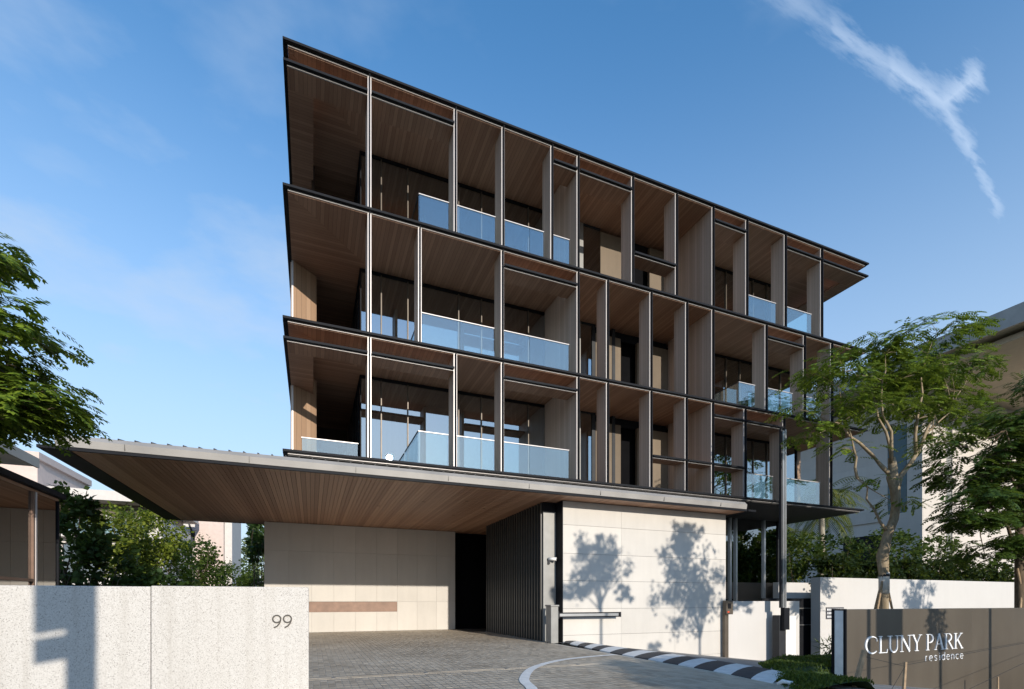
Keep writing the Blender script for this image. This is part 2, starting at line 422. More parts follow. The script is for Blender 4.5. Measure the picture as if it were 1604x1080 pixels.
def show_rank(c):      # nearest stones inside the picture come first
    x, y = c[0], c[1]
    dpt = x * .3743 + y * .9273; u = (x * .9273 - y * .3743) / dpt
    py = 942 + EYE * 778 / dpt; px = 802 + 778 * u
    vis = py < 1085 and 484 < px < 1230
    return (not vis, dpt)
cells.sort(key=show_rank)
rp = random.Random(3)
for k, (x, y, q) in enumerate(cells):
    z = rp.uniform(-.0012, .0012)
    if k < 300:
        o = bpy.data.objects.new('paver', pme); col.objects.link(o); o.parent = drv; o.location = (x, y, z)
    else:
        paver_geo(pm, x, y, z)
o = pm.build('paving', 'paver_stone', drv); o['kind'] = 'stuff'

# drainage channel across the drive
dr = empty('drain_channel', (3, 8.52, 0), 'pale slotted drainage channel crossing the grey paved driveway', 'drain')
for k in range(14):
    x0 = -.40 + k * .5; x1 = min(6.6, x0 + .49)
    for s in (-1, 1):
        MB().box(x0, x1, 8.52 + s * .068 - .05, 8.52 + s * .068 + .05, -.02, .003 + rp.uniform(-.001, .001)).build('grating', 'paver_stone', dr)
    if k % 3 == 1: MB().box(x0 + .2, x0 + .26, 8.45, 8.59, -.02, .0065).build('lifting_plate', 'grey_metal', dr)
MB().box(-.42, 6.6, 8.41, 8.63, -.05, -.001).build('channel_bed', 'joint_sand', dr)

# striped kerb along the ramp lane
kb = empty('striped_kerb', (7, 9, 0), 'raised kerb painted in black and white stripes along the ramp', 'kerb')
kpath = [(6.42, 5.45), (6.47, 5.75), (6.56, 6.3), (6.62, 7.2), (6.64, 8.4), (6.66, 9.7), (6.74, 10.8), (6.86, 12.0), (7.02, 13.3)]
kline = smooth_line(kpath, 8)
prof = [(0, -.02), (.012, .006), (.18, .018), (.38, .028), (.62, .034), (.88, .032), (1.10, .022), (1.19, .006), (1.21, -.3)]
acc = 0; pieces = []; cur = [kline[0]]
for a, b in zip(kline[:-1], kline[1:]):
    acc += math.hypot(b[0] - a[0], b[1] - a[1]); cur.append(b)
    if acc > .43: pieces.append(cur); cur = [b]; acc = 0
if len(cur) > 1: pieces.append(cur)
for k, pc in enumerate(pieces):
    mb = MB(); rows = []
    for i, p in enumerate(pc):
        # stripes are skewed: the right side lies further along
        rows.append([(p[0] + q * (1 - .55 * max(0, (p[1] - 9) / 4.3)), p[1] + q * .62 - q * q * .12, z) for q, z in prof])
    for r0, r1 in zip(rows[:-1], rows[1:]):
        for j in range(len(prof) - 1): mb.quad(r0[j], r0[j + 1], r1[j + 1], r1[j])
    mb.build('kerb_stripe', 'kerb_white' if k % 2 == 0 else 'kerb_black', kb, smooth=True)

# ------------------------------------------------------------------ residential building
YF, YG = 14.35, 16.8
XL, XR = -.60, 22.4
Z = [5.22, 8.70, 12.16, 15.97]     # tops of the three floor slabs and the roof
bld = empty('residential_building', (10.9, 22, 0), 'four storey timber and glass apartment building with projecting grid of fins', 'building')
YB = 27.0
def slab(k):
    zt = Z[k]; xr = [22.10, 22.34, 22.40, 22.42][k]
    sl_ = MB().box(XL + .02, xr - .02, YF + .025, YB, zt - .10, zt - .012).build('roof_slab' if k == 3 else 'floor_slab', 'dark_metal', bld)
    MB().box(XL - .10, xr + .10, YF - .115, YF + .02, zt - .06, zt).build('edge_blade', 'black_metal', sl_)
    MB().box(XL - .102, XL + .015, YF + .022, YB, zt - .07, zt - .002).build('edge_blade', 'black_metal', sl_)
    MB().box(xr - .015, xr + .102, YF + .022, YB, zt - .07, zt - .002).build('edge_blade', 'black_metal', sl_)
    MB().box(XL + .02, xr - .02, YF - .012, YF + .022, zt - .098, zt - .062).build('edge_trim', 'champagne_trim', sl_)
    # soffit boards: mitred at both ends
    if k > 0:
        zs = zt - .115; D = YB - YF - .03; m = 2.08
        y0 = YF + .03; a, b = XL + .02, xr - .02
        def flat(poly, mat):
            mb = MB(); mb.prism(poly, 2, zs, zs + .012); mb.build('soffit', mat, sl_)
        mw = min(m, 2.1); n2 = 2.45
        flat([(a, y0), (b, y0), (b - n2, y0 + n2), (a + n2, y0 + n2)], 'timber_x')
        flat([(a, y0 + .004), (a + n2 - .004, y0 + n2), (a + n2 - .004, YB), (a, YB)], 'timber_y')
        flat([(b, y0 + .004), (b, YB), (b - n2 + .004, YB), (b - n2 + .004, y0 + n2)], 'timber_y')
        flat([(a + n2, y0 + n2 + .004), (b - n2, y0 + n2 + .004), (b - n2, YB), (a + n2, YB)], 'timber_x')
    else:
        MB().box(XL + .02, xr - .02, YF + .03, YB, zt - .13, zt - .105).build('soffit', 'dark_soffit', sl_)
    return sl_
for k in range(4): slab(k)

FINS = {3: [1.5, 3.97, 5.49, 7.17, 8.13, 10.27, 12.15, 13.84, 15.51, 17.56, 19.65],
        2: [1.5, 2.91, 5.47, 8.13, 9.26, 11.04, 12.61, 13.83, 16.52, 18.64, 20.26],
        1: [1.5, 3.97, 5.47, 8.13, 9.26, 11.04, 12.59, 13.82, 15.42, 17.48, 20.20]}
for k, xs in FINS.items():
    z0, z1 = Z[k - 1] + .001, Z[k] - .118
    for x in xs:
        deep = abs(x - 8.13) < .05 or abs(x - 13.83) < .05
        yb = YG - .04 if deep else YF + .60
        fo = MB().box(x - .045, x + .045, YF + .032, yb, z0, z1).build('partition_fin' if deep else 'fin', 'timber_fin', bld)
        MB().box(x - .011, x + .011, YF - .105, YF + .03, z0, z1 + .02).build('edge_blade', 'black_metal', fo)
        for s in (-1, 1):
            a, b = sorted((x + s * .013, x + s * .052))
            MB().box(a, b, YF - .006, YF + .03, z0, z1 + .024).build('edge_trim', 'champagne_trim', fo)

DW = .65
def drop(x0, x1, zt, left=False, right=False, depth=DW, name='dropped_ceiling_panel'):
    """thin shelf hung below (or set above) a slab between fins, with the same blade and trim"""
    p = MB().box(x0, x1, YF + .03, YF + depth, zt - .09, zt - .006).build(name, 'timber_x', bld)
    a = x0 - (.088 if left else 0); b = x1 + (.088 if right else 0)
    MB().box(a, b, YF - .10, YF + .026, zt - .06, zt - .001).build('edge_blade', 'black_metal', p)
    MB().box(x0, x1, YF - .009, YF + .026, zt - .092, zt - .062).build('edge_trim', 'champagne_trim', p)
    for flag, xa, xb, ea, eb in ((left, x0, x0 + DW, x0 - .088, x0 - .001), (right, x1 - DW, x1, x1 + .001, x1 + .088)):
        if flag:
            q = MB().box(xa, xb, YF + depth + .002, YB - .5, zt - .091, zt - .007).build('side_return', 'timber_y', p)
            MB().box(ea, eb, YF + .028, YB - .5, zt - .051, zt - .002).build('edge_blade', 'black_metal', p)
DR = .52
e = .056
for k, spans in {3: [(XL, 1.5, 1, 0), (1.5, 3.97, 0, 0), (7.17, 8.13, 0, 0), (8.13, 10.27, 0, 0), (13.84, 15.51, 0, 0), (17.56, 19.65, 0, 0), (19.65, 22.42, 0, 1)],
                 2: [(5.47, 8.13, 0, 0), (16.52, 18.64, 0, 0)],
                 1: [(XL, 1.5, 1, 0), (1.5, 3.97, 0, 0), (5.47, 8.13, 0, 0), (13.82, 15.42, 0, 0), (15.42, 17.48, 0, 0)]}.items():
    for a, b, l, r in spans:
        drop(a + (0 if l else e), b - (0 if r else e), Z[k] - (.53 if k == 3 else DR), bool(l), bool(r))
for a, b in ((11.04, 12.59), (12.59, 13.82), (13.82, 15.42)): drop(a + e, b - e, Z[0] + 1.15, depth=.55, name='low_shelf')
drop(10.27 + e, 12.15 - e, Z[2] + 1.13, depth=.55, name='low_shelf')

# glazing, core walls
GT = .02
def pane(x0, x1, z0, z1, mat='window_glass', y=YG):
    return MB().box(x0, x1, y, y + GT, z0, z1).build('window_pane', mat, bld)
def mullion(x, z0, z1, w=.036, mat='bronze_metal', y=YG):
    return MB().box(x - w / 2, x + w / 2, y - .05, y + .10, z0, z1).build('mullion', mat, bld)
for k in (1, 2, 3):
    z0, z1 = Z[k - 1], Z[k] - .118
    zh = z1 - .09
    # left glass room
    xs = [1.48, 2.13, 3.0, 4.76, 5.6, 7.42, 8.08]
    MB().box(1.45, 8.08, YG - .03, YG + .08, zh, z1 - .001).build('window_head', 'black_metal', bld)
    for a, b in zip(xs[:-1], xs[1:]):
        pane(a + .02, b - .02, z0 + .02, zh)
        mullion(a, z0, zh - .001, mat='bronze_metal' if a > 2 else 'black_metal')
    ys = [YG + .1, 17.7, 18.6, 19.5]
    MB().box(1.45, 1.53, YG + .082, 19.5, zh + .002, z1 - .001).build('window_head', 'black_metal', bld)
    for a, b in zip(ys[:-1], ys[1:]):
        MB().box(1.48, 1.50, a + .03, b - .03, z0 + .02, zh).build('window_pane', 'window_glass', bld)
        MB().box(1.455, 1.525, b - .025, b + .025, z0, zh).build('mullion', 'black_metal', bld)
    # timber wall at the back of the left recess, its shade put into the colour, side wall of the house
    MB().box(.2, 1.45, 22.5, 22.7, z0, z1).build('recess_wall', 'shaded_timber', bld)
    MB().box(.0, .10, 17.95, 22.49, z0, z1).build('recess_wall', 'shaded_timber', bld); MB().box(1.46, 1.56, 19.53, 22.49, z0, z1).build('recess_wall', 'shaded_timber', bld)
    # interior
    MB().box(1.6, 8.05, 20.2, 20.4, z0, z1).build('interior_wall', 'interior_wall', bld)
    MB().box(8.09, 8.2, YG + .06, 20.4, z0, z1).build('interior_wall', 'interior_light', bld)
    MB().box(3.3, 3.7, 18.6, 19.0, z0, z1).build('interior_column', 'interior_light', bld)
    MB().box(6.3, 6.8, 19.0, 19.5, z0, z1).build('interior_column', 'interior_light', bld)
    for cx0, cx1 in ((1.75, 2.75), (6.9, 7.9)):
        cu = MB(); n_ = 40
        for q in range(n_):
            xa, xb = cx0 + (cx1 - cx0) * q / n_, cx0 + (cx1 - cx0) * (q + 1) / n_
            ya, yb = 17.25 + .05 * math.sin(xa * 38), 17.25 + .05 * math.sin(xb * 38)
            cu.quad((xa, ya, z0 + .02), (xb, yb, z0 + .02), (xb, yb, z1 - .02), (xa, ya, z1 - .02))
        cu.build('curtain', 'curtain_cloth', bld, smooth=True)
    MB().box(2.4, 7.6, 17.9, 17.96, z1 - .35, z1 - .22).build('ceiling_rail', 'interior_light', bld)
    for xa, xb in ((1.56, 8.07), (14.0, 20.2)):
        MB().box(xa, xb, YG + .13, 20.19, z1 - .02, z1 - .004).build('interior_ceiling', 'interior_ceiling', bld)
    # middle core
    MB().box(8.2, 14.2, YG + .35, YG + .45, z0, z1).build('core_wall', 'unlit_black', bld)
    if k == 3:
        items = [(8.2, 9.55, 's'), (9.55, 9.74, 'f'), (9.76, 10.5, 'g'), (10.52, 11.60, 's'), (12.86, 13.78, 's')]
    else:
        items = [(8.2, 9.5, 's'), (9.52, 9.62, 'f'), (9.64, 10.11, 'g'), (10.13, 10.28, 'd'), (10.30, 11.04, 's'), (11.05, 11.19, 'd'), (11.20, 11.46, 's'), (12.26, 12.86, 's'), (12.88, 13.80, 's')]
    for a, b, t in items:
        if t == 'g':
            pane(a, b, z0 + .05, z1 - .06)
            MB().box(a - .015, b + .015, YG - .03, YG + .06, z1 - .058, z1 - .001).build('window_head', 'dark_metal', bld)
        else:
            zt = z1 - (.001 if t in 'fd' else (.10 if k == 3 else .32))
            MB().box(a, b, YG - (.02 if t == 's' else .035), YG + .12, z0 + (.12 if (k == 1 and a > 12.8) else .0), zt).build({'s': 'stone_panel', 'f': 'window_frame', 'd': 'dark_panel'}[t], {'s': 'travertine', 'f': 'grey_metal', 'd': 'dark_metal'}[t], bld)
    MB().box(8.2, 13.8, YG + .125, YG + .2, z1 - .33, z1 - .002).build('window_head', 'black_metal', bld)
    # right glass room
    xs = [13.9, 15.2, 16.2, 16.95, 17.75, 18.55, 19.4, 20.25] + ([21.3] if k < 3 else [])
    MB().box(13.88, xs[-1] + .03, YG - .03, YG + .08, zh, z1 - .001).build('window_head', 'black_metal', bld)
    for a, b in zip(xs[:-1], xs[1:]):
        pane(a + .02, b - .02, z0 + .02, zh)
        mullion(a, z0, zh - .001)
    mullion(xs[-1], z0, zh - .001, .08, 'black_metal')
    MB().box(13.95, xs[-1], 20.2, 20.4, z0, z1).build('interior_wall', 'interior_wall', bld)
    MB().box(xs[-1] - .02, xs[-1], YG + .12, 20.2, z0, z1).build('window_pane', 'window_glass', bld)
    MB().box(17.0, 17.35, 18.4, 18.8, z0, z1).build('interior_column', 'interior_light', bld)
    # timber piers at both ends of the two lower floors
    if k < 3:
        c = Vector((-.53, 17.2)); d = Vector((.68, .55)); nn = Vector((-d.y, d.x)).normalized() * .14
        poly = [(c.x, c.y), (c.x + d.x, c.y + d.y), (c.x + d.x + nn.x, c.y + d.y + nn.y), (c.x + nn.x, c.y + nn.y)]
        pr = MB(); pr.prism(poly, 2, z0, z1 - .006); pr.build('timber_pier', 'timber_pier', bld)
        MB().box(-.585, -.535, 17.2, 17.3, z0, z1 - .006).build('pier_edge', 'champagne_trim', bld)
        MB().box(.13, .17, 17.72, 17.8, z0 + .9, z0 + 1.0).build('wall_lamp', 'white_paint', bld)
        MB().box(21.42, 22.25, 17.3, 17.44, z0, z1 - .006).build('timber_pier', 'timber_pier', bld)
# balustrades
def balustrade(k, x0, x1, left_return=False, y=YF + .13, h=.98, joints=()):
    z0 = Z[k - 1]; xs = [x0] + list(joints) + [x1]
    b = empty('balustrade', ((x0 + x1) / 2, y, z0)); b.parent = bld; b.location = Vector(((x0 + x1) / 2, y, z0)) - wloc(bld)
    for a, c in zip(xs[:-1], xs[1:]):
        MB().box(a + .006, c - .006, y, y + .02, z0 + .004, z0 + h).build('glass_pane', 'balustrade_glass', b)
    MB().box(x0 - .012, x1 + .012, y - .012, y + .032, z0 + h, z0 + h + .025).build('top_rail', 'champagne_trim', b)
    if left_return:
        MB().box(x0 - .016, x0 + .002, y + .022, YG - .1, z0 + .004, z0 + h).build('glass_pane', 'balustrade_glass', b)
        MB().box(x0 - .028, x0 + .01, y + .034, YG - .1, z0 + h, z0 + h + .025).build('top_rail', 'dark_metal', b)
balustrade(3, 2.92, 3.80, True); balustrade(3, 4.06, 5.28); balustrade(3, 5.60, 6.94, joints=(6.45,)); balustrade(3, 7.26, 7.88)
balustrade(3, 15.62, 17.22); balustrade(3, 17.66, 19.25)
balustrade(2, 3.0, 5.24, True, joints=(4.15,)); balustrade(2, 5.56, 7.86, joints=(6.45,))
balustrade(2, 15.28, 16.10, True); balustrade(2, 16.62, 18.15); balustrade(2, 18.74, 19.85)
balustrade(1, -.25, 1.24, y=14.95, h=.55); balustrade(1, 2.90, 3.78, True); balustrade(1, 4.06, 5.24); balustrade(1, 5.56, 7.86, joints=(6.45,))
balustrade(1, 15.52, 17.05); balustrade(1, 17.58, 19.75)
# closing volume behind (keeps the rooms dark) and lighter-toned rear wall
MB().box(8.2, 13.9, 20.2, 20.4, Z[0], Z[3] - .12).build('interior_wall', 'interior_wall', bld)
MB().box(1.5, 21.3, 24.5, 24.7, Z[0], Z[3] - .12).build('rear_wall', 'interior_light', bld)

# ground floor glazing under the right hand end
xs = [13.6, 14.7, 15.7, 16.75, 17.9, 18.25, 20.02, 20.94]
for a, b in zip(xs[:-1], xs[1:]):
    MB().box(a + .047, b - .047, 17.5, 17.52, -.6, 5.08).build('window_pane', 'dark_glass', bld)
    MB().box(a - .045, a + .045, 17.42, 17.6, -.6, 5.085).build('mullion', 'steel', bld)
MB().box(20.91, 20.99, 17.44, 17.6, -.6, 5.085).build('mullion', 'dark_metal', bld)
MB().box(20.94, 20.96, 17.6, 22, -.6, 5.08).build('window_pane', 'dark_glass', bld)
MB().box(13.6, 20.9, 22, 22.2, -.9, 5.08).build('interior_wall', 'interior_wall', bld)

# ------------------------------------------------------------------ entrance canopy
cn = empty('entrance_canopy', (4.5, 17, 4.3), 'long cantilevered entrance canopy with timber soffit and grey metal fascia', 'canopy')
CX0, CX1, CY0, CY1 = -4.77, 13.70, 12.63, 22.06
MB().prism([(CY0 + .03, 4.362), (CY0, 4.51), (CY0 + .10, 4.612), (CY0 + 1.7, 4.90), (CY1 - .1, 4.93), (CY1 - .1, 4.362)], 0, CX0, CX1).build('roof_deck', 'roof_zinc', cn)
for a in range(8):
    x = CX0 + (CX1 - CX0) * (a + .5) / 8
    MB().box(x - .003, x + .003, CY0 - .003, CY0 + .05, 4.38, 4.51).build('fascia_joint', 'dark_metal', cn)
sm = MB(); x = CX0 + .15
while x < CX1:
    sm.box(x - .012, x + .012, CY0 + .09, CY0 + .2, 4.60, 4.64); sm.prism([(CY0 + .2, 4.615), (CY0 + .2, 4.66), (CY0 + 1.65, 4.935), (CY0 + 1.65, 4.885)], 0, x - .011, x + .011); x += .29
o = sm.build('roof_seams', 'dark_metal', cn); o['kind'] = 'stuff'
RX0, RX1 = -5.05, 14.10
MB().box(RX0, -4.55, CY0 + .0, CY1, 4.292, 4.352).build('rim', 'black_metal', cn)
MB().box(13.75, RX1, CY0 + .0, CY1, 4.292, 4.352).build('rim', 'black_metal', cn)
MB().box(-4.548, 13.748, CY0 + .04, CY0 + .10, 4.294, 4.354).build('rim', 'black_metal', cn)
MB().box(-4.548, 13.748, CY1 - .06, CY1, 4.294, 4.354).build('rim', 'black_metal', cn)
npl = 166; pw = (13.748 + 4.548) / npl
pk = MB().box(-pw / 2 + .004, pw / 2 - .004, CY0 + .102 - 17, CY1 - .062 - 17, 0, .022)
pke = bpy.data.meshes.new('plank'); pke.from_pydata(pk.v, [], pk.f); pke.materials.append(MATS['plank_wood'])
for i in range(npl):
    o = bpy.data.objects.new('plank', pke); col.objects.link(o); o.parent = cn
    o.location = (-4.548 + pw * (i + .5) - 4.5, 0, 4.302 + random.uniform(-.001, .001) - 4.3)
MB().box(-4.547, 13.747, CY0 + .101, CY1 - .061, 4.330, 4.350).build('soffit_backing', 'black_metal', cn)
for x, y in ((3.2, 15.2), (4.4, 14.6), (5.3, 15.6), (4.7, 17.2), (2.0, 16.4)):
    MB().box(x - .05, x + .05, y - .012, y + .012, 4.2955, 4.301).build('downlight', 'black_metal', cn)

# ------------------------------------------------------------------ walls round the drive
bw = empty('porch_back_wall', (2, 21.3, 0), 'pale stone panel wall with long bronze slot under the canopy', 'wall')
MB().box(-1.66, 5.84, 21.26, 21.6, -.1, 4.285).build('wall_core', 'limestone', bw)
pxs = [-1.68 + i * (5.86 + 1.68) / 9 for i in range(10)]
def panel(par, x0, x1, y0, y1, z0, z1, mat='limestone'):
    MB().box(x0 + .0025, x1 - .0025, y0 + random.uniform(0, .002), y1, z0 + .0025, z1 - .0025).build('stone_panel', mat, par)
SL0, SL1 = .80, 1.215
for i in range(9):
    a, b = pxs[i], pxs[i + 1]
    slot = a < 3.2 and a > -.9
    panel(bw, a + .0, b, 21.2, 21.258, 3.2, 4.29)
    panel(bw, a + .0, b, 21.2, 21.258, 1.22, 3.2)
    if slot:
        panel(bw, a + .0, b, 21.2, 21.258, 0, SL0)
    else:
        panel(bw, a + .0, b, 21.2, 21.258, 0, 1.22)
MB().box(-.84, 3.35, 21.245, 21.258, SL0, SL1).build('slot_lining', 'slot_bronze', bw)

fw = empty('fluted_wall', (6.7, 16.5, 0), 'dark grey vertically ribbed metal wall beside the passage', 'wall')
MB().box(6.72, 6.9, 13.9, 19.1, 0, 4.29).build('backing', 'black_metal', fw)
nr = 25; rbm = MB().prism([(.07, -.05), (-.075, -.035), (-.075, .035), (.07, .05)], 2, 0, 4.287)
rme = bpy.data.meshes.new('rib'); rme.from_pydata(rbm.v, [], rbm.f); plain('rib_metal', (.055, .054, .05), .45, .2, .15); rme.materials.append(MATS['rib_metal'])
for i in range(nr):
    o = bpy.data.objects.new('rib', rme); col.objects.link(o); o.parent = fw; o.location = Vector((6.65, 13.95 + i * (19.05 - 13.95) / (nr - 1), .0)) - wloc(fw)
MB().box(5.5, 7.8, 21.62, 21.75, 0, 4.29).build('passage_end', 'unlit_black', fw)
MB().box(7.6, 7.7, 19.12, 21.6, 0, 4.29).build('passage_side', 'unlit_black', fw)
MB().box(5.85, 7.6, 19.2, 21.6, -.05, .002).build('passage_floor', 'dark_soffit', fw)

sw = empty('stone_screen_wall', (10.3, 13.5, 0), 'large cream stone panel wall with tree shadows below the apartments', 'wall')
MB().box(7.10, 13.52, 13.46, 16.9, -1.3, 4.287).build('wall_core', 'dark_metal', sw)
cxs = [7.08, 9.18, 11.30, 13.53]; rzs = [-1.3, -.60, .197, 1.01, 1.87, 2.70, 3.57, 4.29]
for a, b in zip(cxs[:-1], cxs[1:]):
    for c, d in zip(rzs[:-1], rzs[1:]):
        MB().box(a + .002, b - .002, 13.40 + random.uniform(0, .003), 13.455, c + .004, d - .004).build('stone_panel', 'limestone', sw)
MB().box(7.055, 7.078, 13.41, 13.9, 0, 4.288).build('end_plate', 'black_metal', sw)
MB().box(6.62, 7.05, 13.82, 13.88, 0, 4.0).build('grey_panel', 'grey_metal', sw)
MB().box(6.62, 7.05, 13.83, 13.89, 4.003, 4.288).build('lintel', 'black_metal', sw)

lw_ = MB().box(13.535, 17.2, 13.42, 13.62, -1.4, 1.24).build('low_wall', 'pale_render', bevel=.006)
tag(lw_, 'low white rendered wall joining the right end of the stone wall', 'wall')

# wall with the house number, nearest the camera on the left
nw = empty('number_wall', (-1.5, 6.5, 0), 'speckled granite boundary wall carrying the house number 99', 'wall')
MB().box(-1.548, -.03, 6.2, 6.7, -.6, 1.40).build('granite_block', 'speckled_granite', nw, bevel=.006)
MB().box(-6.5, -1.554, 6.203, 6.7, -.6, 1.392).build('granite_block', 'speckled_granite', nw, bevel=.006)

def stroke(mb, pts, w, y0, y1, closed=False):
    """ribbon of width w (number or list) along pts in the XZ plane, extruded from y0 to y1"""
    n = len(pts); L, Rr = [], []
    for i, p in enumerate(pts):
        a = pts[i - 1] if (i > 0 or closed) else p; b = pts[(i + 1) % n] if (i < n - 1 or closed) else p
        d = Vector((b[0] - a[0], b[1] - a[1]))
        d = d.normalized() if d.length > 0 else Vector((1, 0))
        ww = (w[i] if isinstance(w, (list, tuple)) else w) / 2
        L.append((p[0] - d.y * ww, p[1] + d.x * ww)); Rr.append((p[0] + d.y * ww, p[1] - d.x * ww))
    rng = range(n if closed else n - 1)
    for i in rng:
        j = (i + 1) % n
        mb.prism([Rr[i], Rr[j], L[j], L[i]], 1, y0, y1)
def arc(cx, cz, rx, rz, a0, a1, n=22):
    return [(cx + rx * math.cos(R(a0 + (a1 - a0) * i / n)), cz + rz * math.sin(R(a0 + (a1 - a0) * i / n))) for i in range(n + 1)]
for x0 in (-.405, -.295):
    mb = MB(); h = .142; zb = .938; r = .041
    cx_, cz_ = x0 + r, zb + h - r
    stroke(mb, arc(cx_, cz_, r, r, 0, 360), .0145, 6.19, 6.2)
    stroke(mb, [(cx_ + r, cz_), (cx_ + r * .93, cz_ - .022), (cx_ + r * .6, cz_ - .056), (cx_ + r * .05, cz_ - .083), (cx_ - r * .7, cz_ - .098)], .0145, 6.1905, 6.1995)
    mb.build('digit', 'letter_black', nw)

# ------------------------------------------------------------------ entrance sign wall on the right
sg = empty('sign_wall', (11, 6.1, 0), 'taupe entrance sign wall reading Cluny Park residence on the right', 'sign')
SY = 6.0
MB().box(8.89, 12.768, SY, SY + .25, -.9, 1.09).build('sign_panel', 'taupe_sign', sg, bevel=.004)
MB().box(12.772, 19.5, SY + .003, SY + .25, -.9, 1.089).build('sign_panel', 'taupe_sign', sg, bevel=.004)
MB().box(8.862, 8.887, SY + .004, SY + .05, -.9, 1.10).build('end_frame', 'black_metal', sg)
MB().box(8.862, 8.887, SY + .215, SY + .27, -.9, 1.10).build('end_frame', 'black_metal', sg)
MB().box(8.868, 8.886, SY + .052, SY + .213, -.9, 1.07).build('end_panel', 'white_paint', sg)
MB().box(8.862, 8.885, SY + .052, SY + .213, 1.072, 1.099).build('end_frame', 'black_metal', sg)
LZ, LH = .275, .315
def serif_letter(ch, x, w):
    mb = MB(); T, t, s = .036, .013, .011
    y0, y1 = SY - .02, SY - .001
    k = [0]
    def st(p, wd):
        k[0] += 1; stroke(mb, [(x + a * w, LZ + b * LH) for a, b in p], wd, y0 + .0003 * k[0], y1)
    def sf(a, b, ln=.34):
        st([(a - ln / 2, b), (a + ln / 2, b)], s)
    e0, e1 = .018, .982
    if ch == 'C':
        a = arc(.56, .5, .50, .485, 48, 312, 26); wd = [.012 + .030 * max(0, math.sin((i / 26) * math.pi)) ** 1.3 for i in range(27)]
        st(a, wd); st([(.90, .86), (.93, .70)], .012)
    elif ch == 'L':
        st([(.22, 0), (.22, 1)], T); sf(.22, e1, .4); sf(.16, e0, .3); st([(.1, e0), (.92, e0)], .014); st([(.92, 0), (.97, .22)], .014)
    elif ch == 'U':
        a = arc(.5, .36, .32, .35, 180, 360, 16); wd = [.036 - .022 * i / 16 for i in range(17)]
        st([(.18, 1), (.18, .36)], T); st(a, wd); st([(.82, .36), (.82, 1)], t); sf(.18, e1, .4); sf(.82, e1, .34)
    elif ch == 'N':
        st([(.15, 0), (.15, 1)], t); st([(.13, .98), (.85, .0)], .04); st([(.85, 0), (.85, 1)], t); sf(.13, e1, .3); sf(.15, e0, .32); sf(.85, e1, .32)
    elif ch == 'Y':
        st([(.12, 1), (.5, .46)], .036); st([(.88, 1), (.5, .46)], t); st([(.5, 0), (.5, .48)], T); sf(.12, e1, .34); sf(.88, e1, .32); sf(.5, e0, .4)
    elif ch == 'P':
        st([(.2, 0), (.2, 1)], T); a = arc(.42, .73, .44, .255, 90, -90, 16); wd = [.013 + .024 * math.sin(i / 16 * math.pi) for i in range(17)]
        st(a, wd); st([(.2, .985), (.42, .985)], .013); st([(.2, .475), (.42, .475)], .012); sf(.2, e0, .42); sf(.12, e1, .2)
    elif ch == 'A':
        st([(.5, 1), (.1, 0)], t); st([(.48, 1), (.88, 0)], .038); st([(.24, .36), (.72, .36)], .012); sf(.1, e0, .28); sf(.88, e0, .32)
    elif ch == 'R':
        st([(.18, 0), (.18, 1)], T); a = arc(.40, .755, .36, .23, 90, -90, 16); wd = [.013 + .024 * math.sin(i / 16 * math.pi) for i in range(17)]
        st(a, wd); st([(.18, .985), (.40, .985)], .013); st([(.18, .525), (.42, .525)], .012); st([(.44, .52), (.92, .0)], .036); sf(.18, e0, .38); sf(.1, e1, .2); sf(.95, e0, .14)
    elif ch == 'K':
        st([(.18, 0), (.18, 1)], T); st([(.84, 1), (.2, .42)], t); st([(.38, .6), (.9, 0)], .038); sf(.18, e0, .36); sf(.18, e1, .36); sf(.82, e1, .3); sf(.9, e0, .28)
    mb.build('letter', 'letter_white', sg)
xx = 9.36
spec = [('C', .40), ('L', .29), ('U', .37), ('N', .38), ('Y', .34), (' ', .13), ('P', .29), ('A', .35), ('R', .33), ('K', .35)]
tot = sum(w for _, w in spec); fsc = (12.41 - 9.36) / tot
for ch, w in spec:
    if ch != ' ': serif_letter(ch, xx, w * fsc * .94)
    xx += w * fsc
def thin_letter(ch, x, w, zb, h):
    mb = MB(); y0, y1 = SY - .014, SY - .001; sw_ = .0115; k = [0]
    def st(p):
        k[0] += 1; stroke(mb, [(x + a * w, zb + b * h) for a, b in p], sw_, y0 + .0003 * k[0], y1)
    full = 1.55
    if ch == 'r': st([(.1, 0), (.1, 1)]); st(arc(.5, .55, .4, .42, 170, 70, 8))
    elif ch == 'e': st([(.03, .52), (.93, .52)]); st(arc(.48, .5, .46, .5, 5, 315, 24))
    elif ch == 's': st([(.85, .86), (.6, 1), (.3, .98), (.12, .8), (.22, .6), (.72, .42), (.86, .22), (.7, .03), (.35, 0), (.08, .14)])
    elif ch == 'i': st([(.5, 0), (.5, 1)]); st([(.5, 1.33), (.5, 1.45)])
    elif ch == 'd': st(arc(.44, .5, .44, .5, 0, 360, 24)); st([(.9, 0), (.9, full)])
    elif ch == 'n': st([(.1, 0), (.1, 1)]); st([(.1, .55)] + arc(.5, .6, .4, .4, 170, 0, 10) + [(.9, 0)])
    elif ch == 'c': st(arc(.52, .5, .48, .5, 48, 312, 22))
    mb.build('letter', 'letter_white', sg)
xx = 11.15
for ch in 'residence':
    w = {'i': .05, 'r': .075}.get(ch, .105); thin_letter(ch, xx, w, .065, .10); xx += (w + .045) * 1.035

